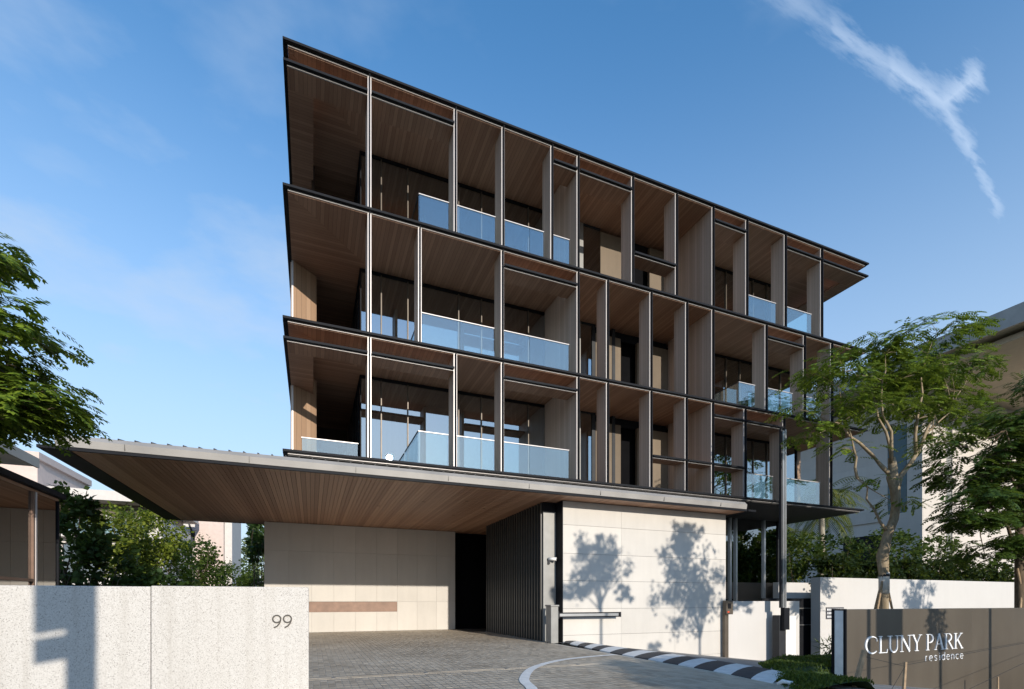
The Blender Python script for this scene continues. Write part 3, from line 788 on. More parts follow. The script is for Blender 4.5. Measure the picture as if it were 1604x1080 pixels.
# wooden stakes and guy wires in front of the sign
def stake(name, label, base, top, w=.035):
    o = MB().tube([base, top], [w, w * .9], 6).build(name, 'stake_wood'); tag(o, label, 'stake', 'wooden stakes before the sign'); return o
stake('wooden_stake', 'leaning wooden stake before the letter C of the sign', (7.38, 5.0, -.55), (7.80, 5.0, .49), .045)
stake('wooden_stake', 'upright thin wooden stake below the word Cluny', (8.70, 5.0, -.65), (8.79, 5.0, .27), .03)
stake('metal_stake', 'short dark stake at the lower right of the sign', (12.56, 5.5, -.6), (12.56, 5.5, -.25), .02)
for k, (a, b, lab) in enumerate([((7.78, 5.0, .40), (8.78, 5.0, .20), 'thin guy wire from the leaning stake to the upright stake'),
                  ((8.78, 5.0, .20), (8.1, 4.9, -.3), 'thin guy wire running down left from the upright stake'),
                  ((8.79, 5.0, .22), (16.5, 5.7, .52), 'thin guy wire rising right from the upright stake across the sign'),
                  ((10.2, 5.2, -.5), (16.5, 5.7, .46), 'thin guy wire rising steeply over the lower right of the sign')]):
    o = MB().tube([a, b], .004, 5).build('guy_wire', 'wire'); tag(o, lab, 'wire', 'guy wires before the sign')

# ------------------------------------------------------------------ boundary walls and gate on the right
wb = MB().box(19.82, 70, 14.5, 14.93, -1.5, 2.245).build('boundary_wall', 'pale_render', bevel=.008); tag(wb, 'long white boundary wall behind the sign and the staked tree', 'wall')
o = MB().box(20.4, 26, 17.0, 17.3, -1.4, 2.13).build('rear_white_wall', 'pale_render'); tag(o, 'short piece of white wall seen beyond the black gate', 'wall')
gt = empty('sliding_gate', (19.2, 15.2, -1.3), 'black metal sliding gate between barrier and white boundary wall', 'gate')
MB().box(17.3, 20.6, 15.2, 15.25, -1.3, 1.36).build('gate_panel', 'black_metal', gt)
MB().box(17.3, 20.6, 15.17, 15.198, .92, .95).build('rail', 'grey_metal', gt)
MB().box(17.3, 20.6, 15.17, 15.198, .20, .23).build('rail', 'steel', gt)
MB().prism([(19.22, .62), (19.42, .62), (19.32, .90)], 1, 15.185, 15.198).build('warning_mark', 'letter_white', gt)
pl = empty('notice_plate', (20.4, 14.48, .9), 'small dark notice plate on the white wall above the sign', 'sign')
MB().box(20.15, 21.25, 14.475, 14.497, .48, .98).build('plate', 'sign_back', pl)
for r_ in range(3):
    zz = .88 - .15 * r_; x = 20.2
    while x < 21.2:
        w = random.uniform(.03, .08); MB().box(x, min(x + w, 21.22), 14.468, 14.474, zz - .04, zz + .04).build('text_block', 'letter_white', pl); x += w + .03

# ------------------------------------------------------------------ barriers, posts, camera
b1 = empty('barrier_gate', (6.75, 13.2, 0), 'closed boom barrier with short striped arm before the stone wall', 'barrier')
MB().box(6.50, 6.74, 13.05, 13.40, 0, 1.08).build('cabinet', 'grey_metal', b1, bevel=.012)
MB().box(6.48, 6.76, 13.03, 13.42, 1.082, 1.13).build('cabinet_lid', 'grey_metal', b1, bevel=.01)
MB().box(6.745, 6.80, 13.12, 13.3, .72, .94).build('arm_hub', 'dark_metal', b1)
MB().box(6.80, 8.98, 13.16, 13.22, .75, .90).build('arm', 'black_metal', b1, bevel=.008)
MB().box(6.84, 8.90, 13.150, 13.158, .785, .865).build('arm_stripe', 'steel', b1)
MB().box(8.982, 9.0, 13.155, 13.225, .745, .905).build('arm_cap', 'dark_metal', b1)
b2 = empty('barrier_gate', (15.9, 12.97, -1), 'raised boom barrier with tall upright arm near the black gate', 'barrier')
MB().box(15.55, 15.88, 12.92, 13.22, -1.08, .73).build('cabinet', 'dark_metal', b2, bevel=.012)
MB().box(15.885, 16.40, 12.93, 13.2, -1.08, .70).build('cabinet', 'white_paint', b2, bevel=.01)
MB().box(15.60, 15.86, 12.76, 12.915, .22, 1.0).build('arm_hub', 'black_metal', b2)
MB().box(15.50, 15.70, 12.80, 12.90, 1.002, 7.40).build('arm', 'dark_metal', b2, bevel=.01)
MB().box(15.555, 15.645, 12.788, 12.797, 1.01, 7.32).build('arm_stripe', 'steel', b2)
MB().box(15.702, 15.77, 12.81, 12.89, 1.01, 7.38).build('arm_edge', 'steel', b2)
ip = empty('intercom_post', (13.38, 13.25, -.7), 'slim bronze intercom post with red light beside the low wall', 'intercom')
MB().box(13.30, 13.47, 13.22, 13.32, -.9, .90).build('post', 'bronze_metal', ip)
MB().box(13.32, 13.62, 13.16, 13.34, .78, 1.26).build('head', 'bronze_metal', ip, bevel=.01)
MB().box(13.36, 13.44, 13.152, 13.159, .84, .89).build('red_light', 'glow_red', ip)
MB().box(13.38, 13.52, 13.152, 13.159, .98, 1.16).build('screen', 'black_metal', ip)
cc = empty('security_camera', (6.8, 13.75, 2.5), 'small white security camera on the grey panel beside ribbed wall', 'camera')
MB().box(6.76, 6.82, 13.76, 13.818, 2.38, 2.52).build('bracket', 'dark_metal', cc)
MB().tube([(6.78, 13.78, 2.54), (6.97, 13.62, 2.53)], .05, 12).build('camera_body', 'white_paint', cc, smooth=True)
MB().tube([(6.971, 13.619, 2.53), (6.985, 13.607, 2.529)], .038, 12).build('lens', 'black_metal', cc)

# ------------------------------------------------------------------ foliage helpers
def leafquad(v, f, c, d, n, L, w):
    """pointed leaf: tip, two sides and base with a fold"""
    s = d.cross(n)
    if s.length < 1e-4: s = Vector((1, 0, 0))
    s = s.normalized() * w; i = len(v)
    m = c + d * (L * .45)
    v += [tuple(c), tuple(m + s), tuple(c + d * L), tuple(m - s)]
    f.append((i, i + 1, i + 2, i + 3))
def frond(v, f, rnd, c, d, L, pairs=8, lw=.032, ll=.13, droop=.5):
    """feathery compound leaf growing from c along d"""
    up = Vector((0, 0, 1)); d = d.normalized(); side = d.cross(up)
    side = side.normalized() if side.length > .05 else Vector((1, 0, 0))
    roll = rnd.uniform(-.4, .4); p = Vector(c); dd = Vector(d)
    for k in range(pairs):
        p = p + dd * (L / pairs); dd = (dd + Vector((0, 0, -droop / pairs))).normalized()
        nrm = (side.cross(dd) + side * roll).normalized()
        sc = .55 + .45 * math.sin(math.pi * (k + 1) / (pairs + 1))
        for s in (-1, 1):
            ld = (dd * .55 + side * s * .9 + Vector((0, 0, -.22)) + Vector((rnd.uniform(-.15, .15),) * 3)).normalized()
            leafquad(v, f, p, ld, nrm, ll * sc * rnd.uniform(.8, 1.15), lw * sc)
    leafquad(v, f, p, dd, side.cross(dd), ll * .7, lw)
def add_mesh(name, v, f, mat, parent=None, smooth=False):
    mb = MB(); mb.v = v; mb.f = f; return mb.build(name, mat, parent, smooth=smooth)
def wiggle(rnd, a, b, n, amp):
    a, b = Vector(a), Vector(b)
    return [a.lerp(b, i / n) + (Vector((rnd.uniform(-1, 1), rnd.uniform(-1, 1), rnd.uniform(-.5, .5))) * amp if 0 < i < n else Vector((0, 0, 0))) for i in range(n + 1)]

def feather_tree(name, label, base, trunk, limbs, pads, mat, barkm, seed, per=70, pairs=7, ll=.135, group=None, fl=(.30, .55), dens=2.2):
    """trunk polyline with radii, limbs to flat foliage pads (cx,cy,cz,rx,ry,rz,count)"""
    rnd = random.Random(seed)
    t = empty(name, base, label, 'tree', group)
    tm = MB(); tm.tube([p[:3] for p in trunk], [p[3] for p in trunk], 10); tk = tm.build('trunk', barkm, t, smooth=True)
    bm_ = MB(); v, f = [], []
    for (p0, p1, r0) in limbs:
        pts = wiggle(rnd, p0, p1, 5, .10); bm_.tube(pts, [r0 * (1 - .7 * i / 5) for i in range(6)], 7)
    for (cx, cy, cz, rx, ry, rz, cnt) in pads:
        c = Vector((cx, cy, cz)); hub = c - Vector((0, 0, rz * .9))
        # twigs feed the pad from the nearest limb end
        best = min(limbs, key=lambda l: (Vector(l[1]) - hub).length) if limbs else None
        if best:
            bm_.tube(wiggle(rnd, best[1], hub, 3, .08), [.022, .018, .014, .008], 5)
        tw = []
        for k in range(max(5, cnt // 7)):
            a = rnd.uniform(0, 2 * math.pi); r = math.sqrt(rnd.random())
            e_ = c + Vector((math.cos(a) * rx * r, math.sin(a) * ry * r, rnd.uniform(-.6, .6) * rz)); tw.append(e_)
            bm_.tube([hub, hub.lerp(e_, .5) + Vector((0, 0, .04)), e_], [.009, .007, .004], 4, cap=False)
        for k in range(int(cnt * dens)):
            e_ = rnd.choice(tw) + Vector((rnd.gauss(0, .2) * rx, rnd.gauss(0, .2) * ry, rnd.gauss(0, .45) * rz))
            out = (e_ - c); d = Vector((out.x / rx, out.y / ry, 0)) * .9 + Vector((rnd.uniform(-.9, .9), rnd.uniform(-.9, .9), rnd.uniform(-.25, .22)))
            frond(v, f, rnd, e_, d, rnd.uniform(*fl), pairs, .030 * ll / .13, ll, .7)
    bm_.build('branches', barkm, t, smooth=True)
    add_mesh('crown', v, f, mat, t)
    return t

def leaf_cloud(v, f, rnd, c, r, cnt, L, w, clump=0, shell=.55, cr_=(.16, .34)):
    """leaves spread through an uneven ellipsoid, gathered in clumps"""
    c = Vector(c); r = Vector(r)
    cl_ = []
    for k in range(clump):
        d = Vector((rnd.gauss(0, 1), rnd.gauss(0, 1), rnd.gauss(0, 1))).normalized(); s = rnd.uniform(shell, 1.0)
        cl_.append((c + Vector((d.x * r.x * s, d.y * r.y * s, d.z * r.z * s)), rnd.uniform(*cr_)))
    for k in range(cnt):
        if cl_:
            cc_, rr = rnd.choice(cl_)
            d = Vector((rnd.gauss(0, 1), rnd.gauss(0, 1), rnd.gauss(0, 1))) * .55
            p = cc_ + Vector((d.x * rr * r.x, d.y * rr * r.y, d.z * rr * r.z)); o = (p - c)
        else:
            d = Vector((rnd.gauss(0, 1), rnd.gauss(0, 1), rnd.gauss(0, 1))).normalized() * (rnd.random() ** .35)
            p = c + Vector((d.x * r.x, d.y * r.y, d.z * r.z)); o = p - c
        ld = (o.normalized() * .6 + Vector((rnd.uniform(-1, 1), rnd.uniform(-1, 1), rnd.uniform(-.9, .5)))).normalized()
        n = (Vector((rnd.uniform(-1, 1), rnd.uniform(-1, 1), rnd.uniform(.2, 1.4)))).normalized()
        s = rnd.uniform(.65, 1.25); leafquad(v, f, p, ld, n, L * s, w * s)

def bushy(name, label, cat, base, blobs, mat, seed, L=.11, w=.035, barkm='bark_dark', group=None, stems=6):
    rnd = random.Random(seed); t = empty(name, base, label, cat, group)
    v, f = [], []; bm_ = MB(); b = Vector(base)
    for (c, r, cnt, cl_) in blobs:
        leaf_cloud(v, f, rnd, c, r, cnt, L, w, cl_)
        for k in range(stems):
            e_ = Vector(c) + Vector((rnd.uniform(-.7, .7) * r[0], rnd.uniform(-.7, .7) * r[1], rnd.uniform(-.4, .8) * r[2]))
            bm_.tube(wiggle(rnd, (b.x + (c[0] - b.x) * .5 + rnd.uniform(-.15, .15), b.y + (c[1] - b.y) * .5, b.z), e_, 4, .12), [.03, .025, .018, .012, .006], 5)
    add_mesh('crown', v, f, mat, t); bm_.build('trunk', barkm, t, smooth=True)
    return t

# ------------------------------------------------------------------ trees on the right
rnd = random.Random(21)
# staked tree: kinked pale trunk, limbs rising to flat layered foliage
tb = (14.9, 9.0, -.9)
trunk = [(14.85, 9.0, -.9, .125), (14.87, 9.0, .6, .112), (14.86, 9.0, 1.9, .115), (14.80, 9.0, 2.5, .15), (14.90, 9.0, 2.75, .125), (15.02, 9.0, 3.1, .115), (15.30, 9.0, 3.55, .11), (15.40, 9.0, 3.95, .115), (15.36, 9.0, 4.4, .125), (15.22, 9.0, 4.75, .14), (15.26, 9.0, 5.0, .11), (15.2, 9.0, 5.3, .085)]
limbs = [((15.25, 9.0, 4.75), (13.35, 9.2, 6.1), .07), ((15.2, 9.0, 5.1), (14.3, 8.7, 7.2), .055), ((15.2, 9.0, 5.2), (14.9, 9.4, 7.4), .05), ((15.38, 9.0, 4.3), (17.0, 8.9, 6.7), .085),
         ((16.2, 8.95, 5.5), (16.3, 8.7, 8.3), .05), ((16.6, 8.95, 6.1), (18.4, 9.2, 7.2), .045), ((15.0, 9.0, 3.2), (13.9, 9.1, 4.6), .045), ((13.9, 9.1, 4.6), (13.7, 9.2, 6.0), .04)]
pads = [(12.55, 9.2, 6.35, .95, .9, .22, 46), (13.0, 9.0, 7.15, .9, .9, .22, 46), (13.7, 9.3, 7.8, .95, .9, .22, 52), (13.6, 8.7, 6.5, .8, .8, .2, 34), (14.6, 8.8, 8.25, 1.1, 1.0, .25, 62), (14.4, 9.1, 7.3, .9, .9, .22, 46),
        (15.4, 9.0, 7.7, 1.1, 1.0, .25, 56), (15.9, 8.8, 8.7, 1.1, 1.0, .25, 58), (16.8, 8.7, 9.15, .9, .9, .22, 44), (16.9, 9.0, 8.2, 1.2, 1.0, .25, 64), (17.8, 9.1, 8.65, 1.1, 1.0, .25, 56), (18.6, 9.2, 8.0, 1.1, 1.0, .25, 60),
        (17.4, 8.9, 7.25, 1.1, 1.0, .25, 58), (16.4, 9.0, 6.75, .9, .9, .22, 44), (18.6, 9.2, 7.1, 1.0, .9, .25, 48), (15.3, 8.8, 6.7, .8, .8, .2, 34), (17.9, 9.1, 6.4, .9, .9, .22, 42), (19.4, 9.2, 8.7, .9, .9, .22, 38), (16.9, 8.9, 5.9, .7, .7, .2, 22),
        (14.0, 9.2, 5.5, .6, .6, .16, 14), (12.2, 9.2, 5.7, .6, .6, .16, 18), (15.9, 9.1, 4.1, .5, .5, .14, 12), (14.5, 9.1, 4.6, .4, .4, .12, 8)]
kt = 1.25
def farther(p): return (p[0] * kt, p[1] * kt, EYE + (p[2] - EYE) * kt)
trunk = [(*farther(p), p[3] * kt) for p in trunk]; limbs = [(farther(a), farther(b), r * kt) for a, b, r in limbs]
pads = [(*farther(p), p[3] * kt, p[4] * kt, p[5] * kt, p[6]) for p in pads]; tb = farther(tb)
t1 = feather_tree('staked_tree', 'feathery tree with kinked pale trunk and wooden props before the white wall', tb, trunk, limbs, pads, 'leaf_feather', 'bark_pale', 5, ll=.15, fl=(.36, .62), dens=2.25)
MB().tube([farther((14.87, 9.0, 1.45)), farther((14.87, 9.0, 2.05))], .160, 12).build('trunk_wrap', 'tree_wrap', t1, smooth=True)
MB().tube([farther((14.87, 9.0, 1.93)), farther((14.87, 9.0, 2.0))], .167, 12).build('strap', 'dark_metal', t1, smooth=True)
for dx, dy in ((-1.0, -.15), (.75, -.1), (.1, .7)):
    MB().tube([farther((14.87 + dx, 9 + dy, -.7)), farther((14.87 + dx * .1, 9 + dy * .1, 1.8))], .038, 7).build('prop', 'stake_wood', t1, smooth=True)
# darker tree at the right edge
tb = (19.4, 8.0, -1)
trunk = [(19.4, 8.0, -1, .14), (19.42, 8.0, 1.0, .12), (19.4, 8.0, 2.6, .11), (19.45, 8.0, 4.2, .10), (19.5, 8, 6.5, .07)]
limbs = [((19.4, 8.0, 2.7), (17.6, 8.2, 4.4), .06), ((19.42, 8, 3.6), (18.2, 7.8, 6.1), .055), ((19.45, 8, 4.4), (20.6, 8, 6.4), .05), ((19.42, 8, 3.0), (20.8, 8.1, 4.2), .05)]
pads = []
for (x, z, n) in [(17.0, 4.1, 44), (17.5, 4.9, 52), (16.9, 3.5, 26), (18.1, 3.6, 48), (18.3, 4.4, 58), (18.0, 5.5, 50), (18.9, 5.1, 60), (19.3, 4.0, 60), (19.6, 5.9, 56), (18.8, 6.4, 46), (19.9, 4.8, 60), (20.4, 3.8, 54), (20.6, 5.6, 50), (19.0, 3.0, 50), (18.3, 2.7, 30), (20.2, 2.9, 44), (20.3, 6.9, 40), (19.5, 7.4, 36), (21, 4.5, 50), (21, 6.4, 40), (17.6, 5.9, 20)]:
    pads.append((x, 8.0 + rnd.uniform(-.5, .5), z, .85, .9, .24, n))
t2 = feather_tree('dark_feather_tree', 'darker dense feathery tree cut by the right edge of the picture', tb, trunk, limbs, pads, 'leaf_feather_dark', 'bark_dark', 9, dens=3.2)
for dx, dy in ((-.55, -.15), (.55, -.2)):
    MB().tube([(19.4 + dx, 8 + dy, -.7), (19.4 - dx * .3, 8 + dy * .1, 2.2)], .033, 7).build('prop', 'stake_wood', t2, smooth=True)
# tree at the left edge, crown reaching over the canopy corner
tb = (-4.55, 7.2, 0)
trunk = [(-6.0, 10.6, 0, .2), (-6.0, 10.6, 2.5, .17), (-5.9, 10.6, 4.5, .14), (-5.7, 10.6, 6.2, .09)]
limbs = [((-6.0, 10.6, 3.6), (-4.4, 10.5, 4.6), .06), ((-5.95, 10.6, 4.3), (-4.6, 10.6, 5.6), .06), ((-5.8, 10.6, 5.3), (-4.9, 10.5, 6.7), .05)]
pads = [(-4.9, 10.5, 7.05, .62, .7, .2, 42), (-4.75, 10.5, 6.75, .5, .7, .2, 40), (-5.2, 10.5, 6.35, .6, .8, .25, 46), (-4.55, 10.4, 5.75, .75, .8, .2, 58), (-5.0, 10.6, 5.45, .8, .8, .25, 62), (-4.5, 10.5, 5.2, .6, .7, .2, 46), (-5.1, 10.4, 4.8, .8, .8, .3, 66),
        (-4.2, 10.5, 4.75, .75, .8, .2, 62), (-3.95, 10.4, 4.45, .7, .7, .18, 50), (-4.6, 10.3, 4.35, .7, .8, .25, 56), (-4.5, 10.3, 4.15, .55, .7, .2, 30), (-5.2, 10.4, 4.1, .6, .7, .25, 40), (-3.95, 10.3, 4.3, .4, .6, .12, 14), (-5.3, 10.6, 5.9, .6, .8, .3, 44), (-5.4, 10.5, 7.3, .6, .7, .2, 30)]
kk = .714
def nearer(p): return (p[0] * kk, p[1] * kk, EYE + (p[2] - EYE) * kk)
trunk = [(-4.55, 7.2, 0, .15), (-4.5, 7.2, 1.8, .13)] + [(*nearer(p), p[3] * kk) for p in trunk[2:]]
limbs = [(nearer(a), nearer(b), r * kk) for a, b, r in limbs]
pads = [(nearer(p)[0] - .14, *nearer(p)[1:], p[3] * kk, p[4] * kk, p[5] * kk, p[6]) for p in pads]
feather_tree('feather_leaf_tree', 'feathery green tree reaching in from the left edge over the canopy', tb, trunk, limbs, pads, 'leaf_feather', 'bark_dark', 13, ll=.095, fl=(.18, .34), dens=2.4)

# hedge and shrubs behind the boundary wall
rnd = random.Random(4)
x = 15.2; i = 0
places = ['left end', 'second', 'third', 'fourth', 'fifth', 'sixth', 'right end']
hv = [(21.6, 18.6), (24.2, 16.6), (26.8, 16.5), (29.4, 16.5), (32.0, 16.5), (34.6, 16.5), (37.4, 16.5)]
for i, (hx, hy) in enumerate(hv):
    bushy('hedge_shrub', 'dark hedge shrub behind the white wall, %s counting from the black gate' % ('first' if i == 0 else places[i] if i < 6 else 'last'), 'shrub', (hx, hy, -1.4),
          [((hx, hy, 1.6), (1.75, .8, 1.5), 3600, 90), ((hx + rnd.uniform(-.5, .5), hy, 3.0), (1.2, .7, .5), 900, 40)], 'leaf_hedge', 30 + i, .19, .07, group='hedge behind the white wall')
for i, (hx, hy, hz, rx, m, lab) in enumerate([(23.0, 17.8, 3.6, 1.5, 'leaf_street', 'light green shrub above the hedge beside the palm trunk'), (30.0, 17.6, 4.3, 2.3, 'leaf_street', 'spreading green shrub above the hedge right of the staked tree'), (34.5, 17.8, 4.1, 1.9, 'leaf_street', 'green shrub above the hedge near the dark tree'), (26.2, 18.2, 3.9, 1.5, 'leaf_deep', 'deep green shrub above the hedge behind the staked trunk')]):
    bushy('garden_shrub', lab, 'shrub', (hx, hy, -1.4), [((hx, hy, hz), (rx, 1.0, 1.0), 1500, 50)], m, 60 + i, .2, .06, group='shrubs above the hedge')
# palms
def palm(label, base, h, seed, n=18, L=2.4, r=.16):
    rnd = random.Random(seed); t = empty('palm_tree', base, label, 'palm', 'palms beyond the apartment building')
    b = Vector(base); top = b + Vector((rnd.uniform(-.2, .2), 0, h)); pts = wiggle(rnd, b, top, 6, .05)
    MB().tube(pts, [r * (1.15 - .25 * i / 6) for i in range(7)], 12).build('trunk', 'bark_palm', t, smooth=True)
    v, f = [], []; st = MB()
    for k in range(n):
        a = 2 * math.pi * k / n + rnd.uniform(-.2, .2); el = rnd.uniform(-.2, 1.1)
        d = Vector((math.cos(a) * math.cos(el), math.sin(a) * math.cos(el), math.sin(el))); p = Vector(top); ln = L * rnd.uniform(.8, 1.1); path = [tuple(p)]
        for q in range(22):
            p = p + d * (ln / 22); d = (d + Vector((0, 0, -.095))).normalized(); path.append(tuple(p))
            side = d.cross(Vector((0, 0, 1)));
            side = side.normalized() if side.length > .05 else Vector((1, 0, 0))
            w_ = .62 * math.sin(math.pi * (q + 2) / 25)
            for s in (-1, 1):
                ld = (side * s + d * .6 + Vector((0, 0, -.55))).normalized(); leafquad(v, f, p, ld, d.cross(side), w_ * rnd.uniform(.85, 1.1), .028)
        st.tube(path, [.025 * (1 - .9 * i / 22) for i in range(23)], 4, cap=False)
    st.build('frond_stalks', 'leaf_palm', t); add_mesh('crown', v, f, 'leaf_palm', t)
palm('tall palm with drooping yellow fronds just right of the building', (27.6, 20.2, -1.4), 8.8, 2, 24, 2.9)
palm('shorter palm half hidden under the right end of the building', (25.4, 21.0, -1.4), 6.2, 3, 20, 2.4, .14)
palm('bushy palm behind the staked tree against the stone house', (31.5, 23.0, -1.4), 8.4, 6, 22, 2.8)
bushy('yellow_green_tree', 'yellow green small tree seen under the right end of the building', 'tree', (24.6, 20.0, -1.4), [((24.6, 20.0, 3.4), (1.4, 1.0, 1.6), 2200, 70)], 'leaf_bright', 77, .15, .05)

# ------------------------------------------------------------------ neighbouring stone house on the right
nb = empty('neighbour_house', (45, 30, -1.4), 'large pale stone house with wide flat roof behind the right trees', 'building')
NX, NY = 36.9, 20.0
MB().box(NX + .1, 70, NY + .1, 55, -1.4, 15.2).build('wall_core', 'neighbour_stone', nb)
zc = -1.4; courses = []
while zc < 15: courses.append(zc); zc += .82
for i, z in enumerate(courses):
    h = .815 if i < len(courses) - 1 else 15.2 - z - .005
    # left (shaded) side courses leave window openings
    segs_ = [(NY, 55)]
    if z > 3 and z < 6: segs_ = [(NY, 22.5), (25.2, 33), (36.5, 55)]
    if 7 < z < 13: segs_ = [(NY, 20.9), (22.1, 55)]
    for a, b in segs_: MB().box(NX, NX + .098, a + .004, b, z, z + h).build('stone_course', 'neighbour_stone', nb)
    for a, b in ((NX + .1, 39.5), (40.2, 46), (46.004, 52), (52.004, 60), (60.004, 70)):
        MB().box(a, b - .004, NY, NY + .098, z, z + h).build('stone_course', 'neighbour_stone', nb)
MB().box(NX - .003, NX + .095, 20.92, 22.08, 7.2, 13.1).build('teal_window', 'teal_panel', nb)
MB().box(NX - .003, NX + .095, 22.52, 25.18, 3.2, 5.9).build('dark_window', 'black_metal', nb)
MB().box(NX - .003, NX + .095, 33.02, 36.48, 3.2, 5.9).build('dark_window', 'black_metal', nb)
MB().box(39.52, 40.18, NY + .06, NY + .097, -1.4, 15.1).build('vertical_recess', 'grey_metal', nb)
rf = MB().box(33.9, 75, 10.5, 56, 15.7, 15.85).build('roof', 'soffit_beige', nb)
MB().box(33.75, 33.898, 10.4, 56, 15.55, 16.55).build('fascia', 'roof_zinc', rf)
for y in (13, 16, 19, 22, 26, 31, 38): MB().box(33.745, 33.75, y - .01, y + .01, 15.56, 16.54).build('fascia_joint', 'dark_metal', rf)
MB().box(33.9, 75, 10.4, 10.5, 15.55, 16.55).build('fascia', 'roof_zinc', rf)
for x in (35.5, 37.1, 38.7, 40.3): MB().box(x - .015, x + .015, 10.55, 56, 15.693, 15.70).build('soffit_joint', 'dark_metal', rf)
for y in (13.5, 17.5, 21.5, 26): MB().box(33.95, 60, y - .015, y + .015, 15.692, 15.699).build('soffit_joint', 'dark_metal', rf)
MB().box(34.8, 60, 12, 20, 15.2, 15.5).build('beam', 'soffit_beige', nb)

# ------------------------------------------------------------------ left side: guard house, houses beyond, shrubs
gh = empty('guard_house', (-5.2, 8.5, 0), 'small dark glass and timber guard house behind the granite wall', 'guard house')
GXR = -3.72
MB().prism([(7.5, 2.86), (10.05, 2.86), (10.05, 2.94), (7.5, 2.94)], 0, -7.0, GXR + .08).build('roof', 'black_metal', gh)
MB().box(-6.9, GXR, 7.55, 10.0, 2.82, 2.857).build('ceiling', 'timber_x', gh)
MB().box(GXR - .03, GXR - .01, 7.6, 9.18, .0, 2.818).build('window_pane', 'dark_glass', gh)
MB().box(GXR - .03, GXR - .01, 9.27, 9.97, .0, 2.818).build('window_pane', 'dark_glass', gh)
MB().box(GXR - .06, GXR + .02, 9.185, 9.225, 0, 2.819).build('mullion', 'slot_bronze', gh)
MB().box(GXR - .06, GXR + .03, 9.228, 9.262, 0, 2.819).build('mullion', 'champagne_trim', gh)
MB().box(GXR - .05, GXR + .01, 9.97, 10.0, 0, 2.819).build('mullion', 'black_metal', gh)
MB().box(-6.9, GXR - .06, 9.9, 9.96, 0, 2.818).build('rear_wall', 'interior_light', gh)
MB().box(-6.9, -6.8, 7.6, 9.9, 0, 2.818).build('side_wall', 'interior_wall', gh)
MB().box(GXR - .10, GXR + .02, 7.6, 9.18, 1.52, 1.56).build('counter', 'slot_bronze', gh)
MB().box(-5.4, -4.9, 9.5, 9.88, 1.3, 2.0).build('cabinet', 'pale_render', gh)

lh = empty('flat_roof_house', (-9, 14, 0), 'house with pale projecting roof edge at the far left', 'building')
MB().box(-14, -7.55, 14.5, 18.9, 5.22, 5.42).build('roof', 'house_white', lh)
MB().box(-14, -8.3, 15, 18.5, 0, 5.21).build('wall', 'house_white', lh)
MB().box(-7.548, -7.48, 14.45, 18.9, 5.18, 5.46).build('fascia', 'roof_zinc', lh)
def win(par, x0, x1, y, z0, z1):
    w_ = MB().box(x0, x1, y - .03, y + .05, z0, z1).build('window', 'dark_metal', par)
    MB().box(x0 + .08, x1 - .08, y - .05, y - .032, z0 + .08, z1 - .08).build('pane', 'dark_glass', w_)
h1 = empty('pale_house', (-15, 48, 0), 'pale house with flat roof and barred balcony beyond the shrubs', 'building')
MB().box(-24, -11.2, 48, 58, 0, 8.0).build('wall', 'house_white', h1)
MB().box(-24.5, -10.6, 47.0, 58.5, 9.0, 9.75).build('roof', 'house_white', h1)
MB().box(-23.5, -11.6, 48.8, 57, 8.0, 9.0).build('attic_wall', 'bronze_metal', h1)
MB().box(-19, -12.2, 47.0, 47.1, 6.4, 7.4).build('balcony_glass', 'balustrade_glass', h1)
MB().box(-21, -11.4, 47.0, 48, 6.1, 6.38).build('balcony_floor', 'house_white', h1)
for i in range(12):
    MB().box(-13.6 + i * .2, -13.55 + i * .2, 47.85, 47.9, 3.2, 5.6).build('bar', 'dark_metal', h1)
win(h1, -13.7, -11.5, 48, 3.0, 5.7); win(h1, -17.6, -15.0, 48, 3.0, 5.7)
MB().box(-17, -14.5, 50, 51, 9.76, 9.95).build('solar_panel', 'dark_metal', h1)
h2 = empty('pink_house', (-9, 60, 0), 'salmon pink rendered house just left of the back wall', 'building')
MB().box(-11.2, -8.6, 60, 68, 0, 12.0).build('wall', 'house_pink', h2)
MB().box(-13.6, -11.21, 61, 68, 0, 11.5).build('wall', 'house_white', h2)
MB().prism([(-12.6, 11.5), (-12.45, 11.5), (-11.3, 7.6), (-11.45, 7.6)], 1, 60.8, 60.99).build('raking_trim', 'dark_metal', h2)
win(h2, -11.8, -11.35, 61, 8.0, 8.6)
MB().box(-8.59, -7.9, 60.6, 68, 0, 12).build('side_bay', 'house_white', h2)
h3 = empty('far_pink_block', (-22, 55, 0), 'distant pink apartment block above the guard house roof', 'building')
MB().box(-27, -21.9, 55, 65, 0, 13.4).build('wall', 'house_pink', h3)
MB().box(-27.5, -21.6, 54.5, 65.5, 13.4, 14.0).build('roof', 'house_pink', h3)
MB().box(-21.59, -19.6, 56, 64, 0, 11.4).build('wall', 'house_white', h3)

bushy('broadleaf_tree', 'dark broadleaf bush rising beside the guard house', 'shrub', (-5.0, 14.0, 0), [((-5.0, 14.0, 2.3), (.62, .8, 1.3), 1700, 60), ((-4.95, 14.0, 3.4), (.4, .5, .45), 420, 20), ((-4.35, 13.8, 1.7), (.6, .7, 1.0), 1100, 46)], 'leaf_deep', 101, .15, .055)
bushy('sunlit_shrub', 'yellow green sunlit shrub right of the dark broadleaf bush', 'shrub', (-6.1, 21, 0), [((-6.3, 21, 3.4), (1.0, .9, 1.0), 1700, 60), ((-5.75, 20.6, 2.2), (.8, .8, 1.2), 1500, 50)], 'leaf_bright', 102, .15, .05)
bushy('sunlit_shrub', 'largest sunlit shrub in the middle of the bushes behind granite wall', 'shrub', (-6.3, 26.5, 0), [((-6.6, 26.6, 4.0), (1.3, 1.0, 1.3), 2600, 80), ((-6.1, 26.2, 2.4), (1.2, .9, 1.4), 2300, 70)], 'leaf_bright', 103, .17, .055)
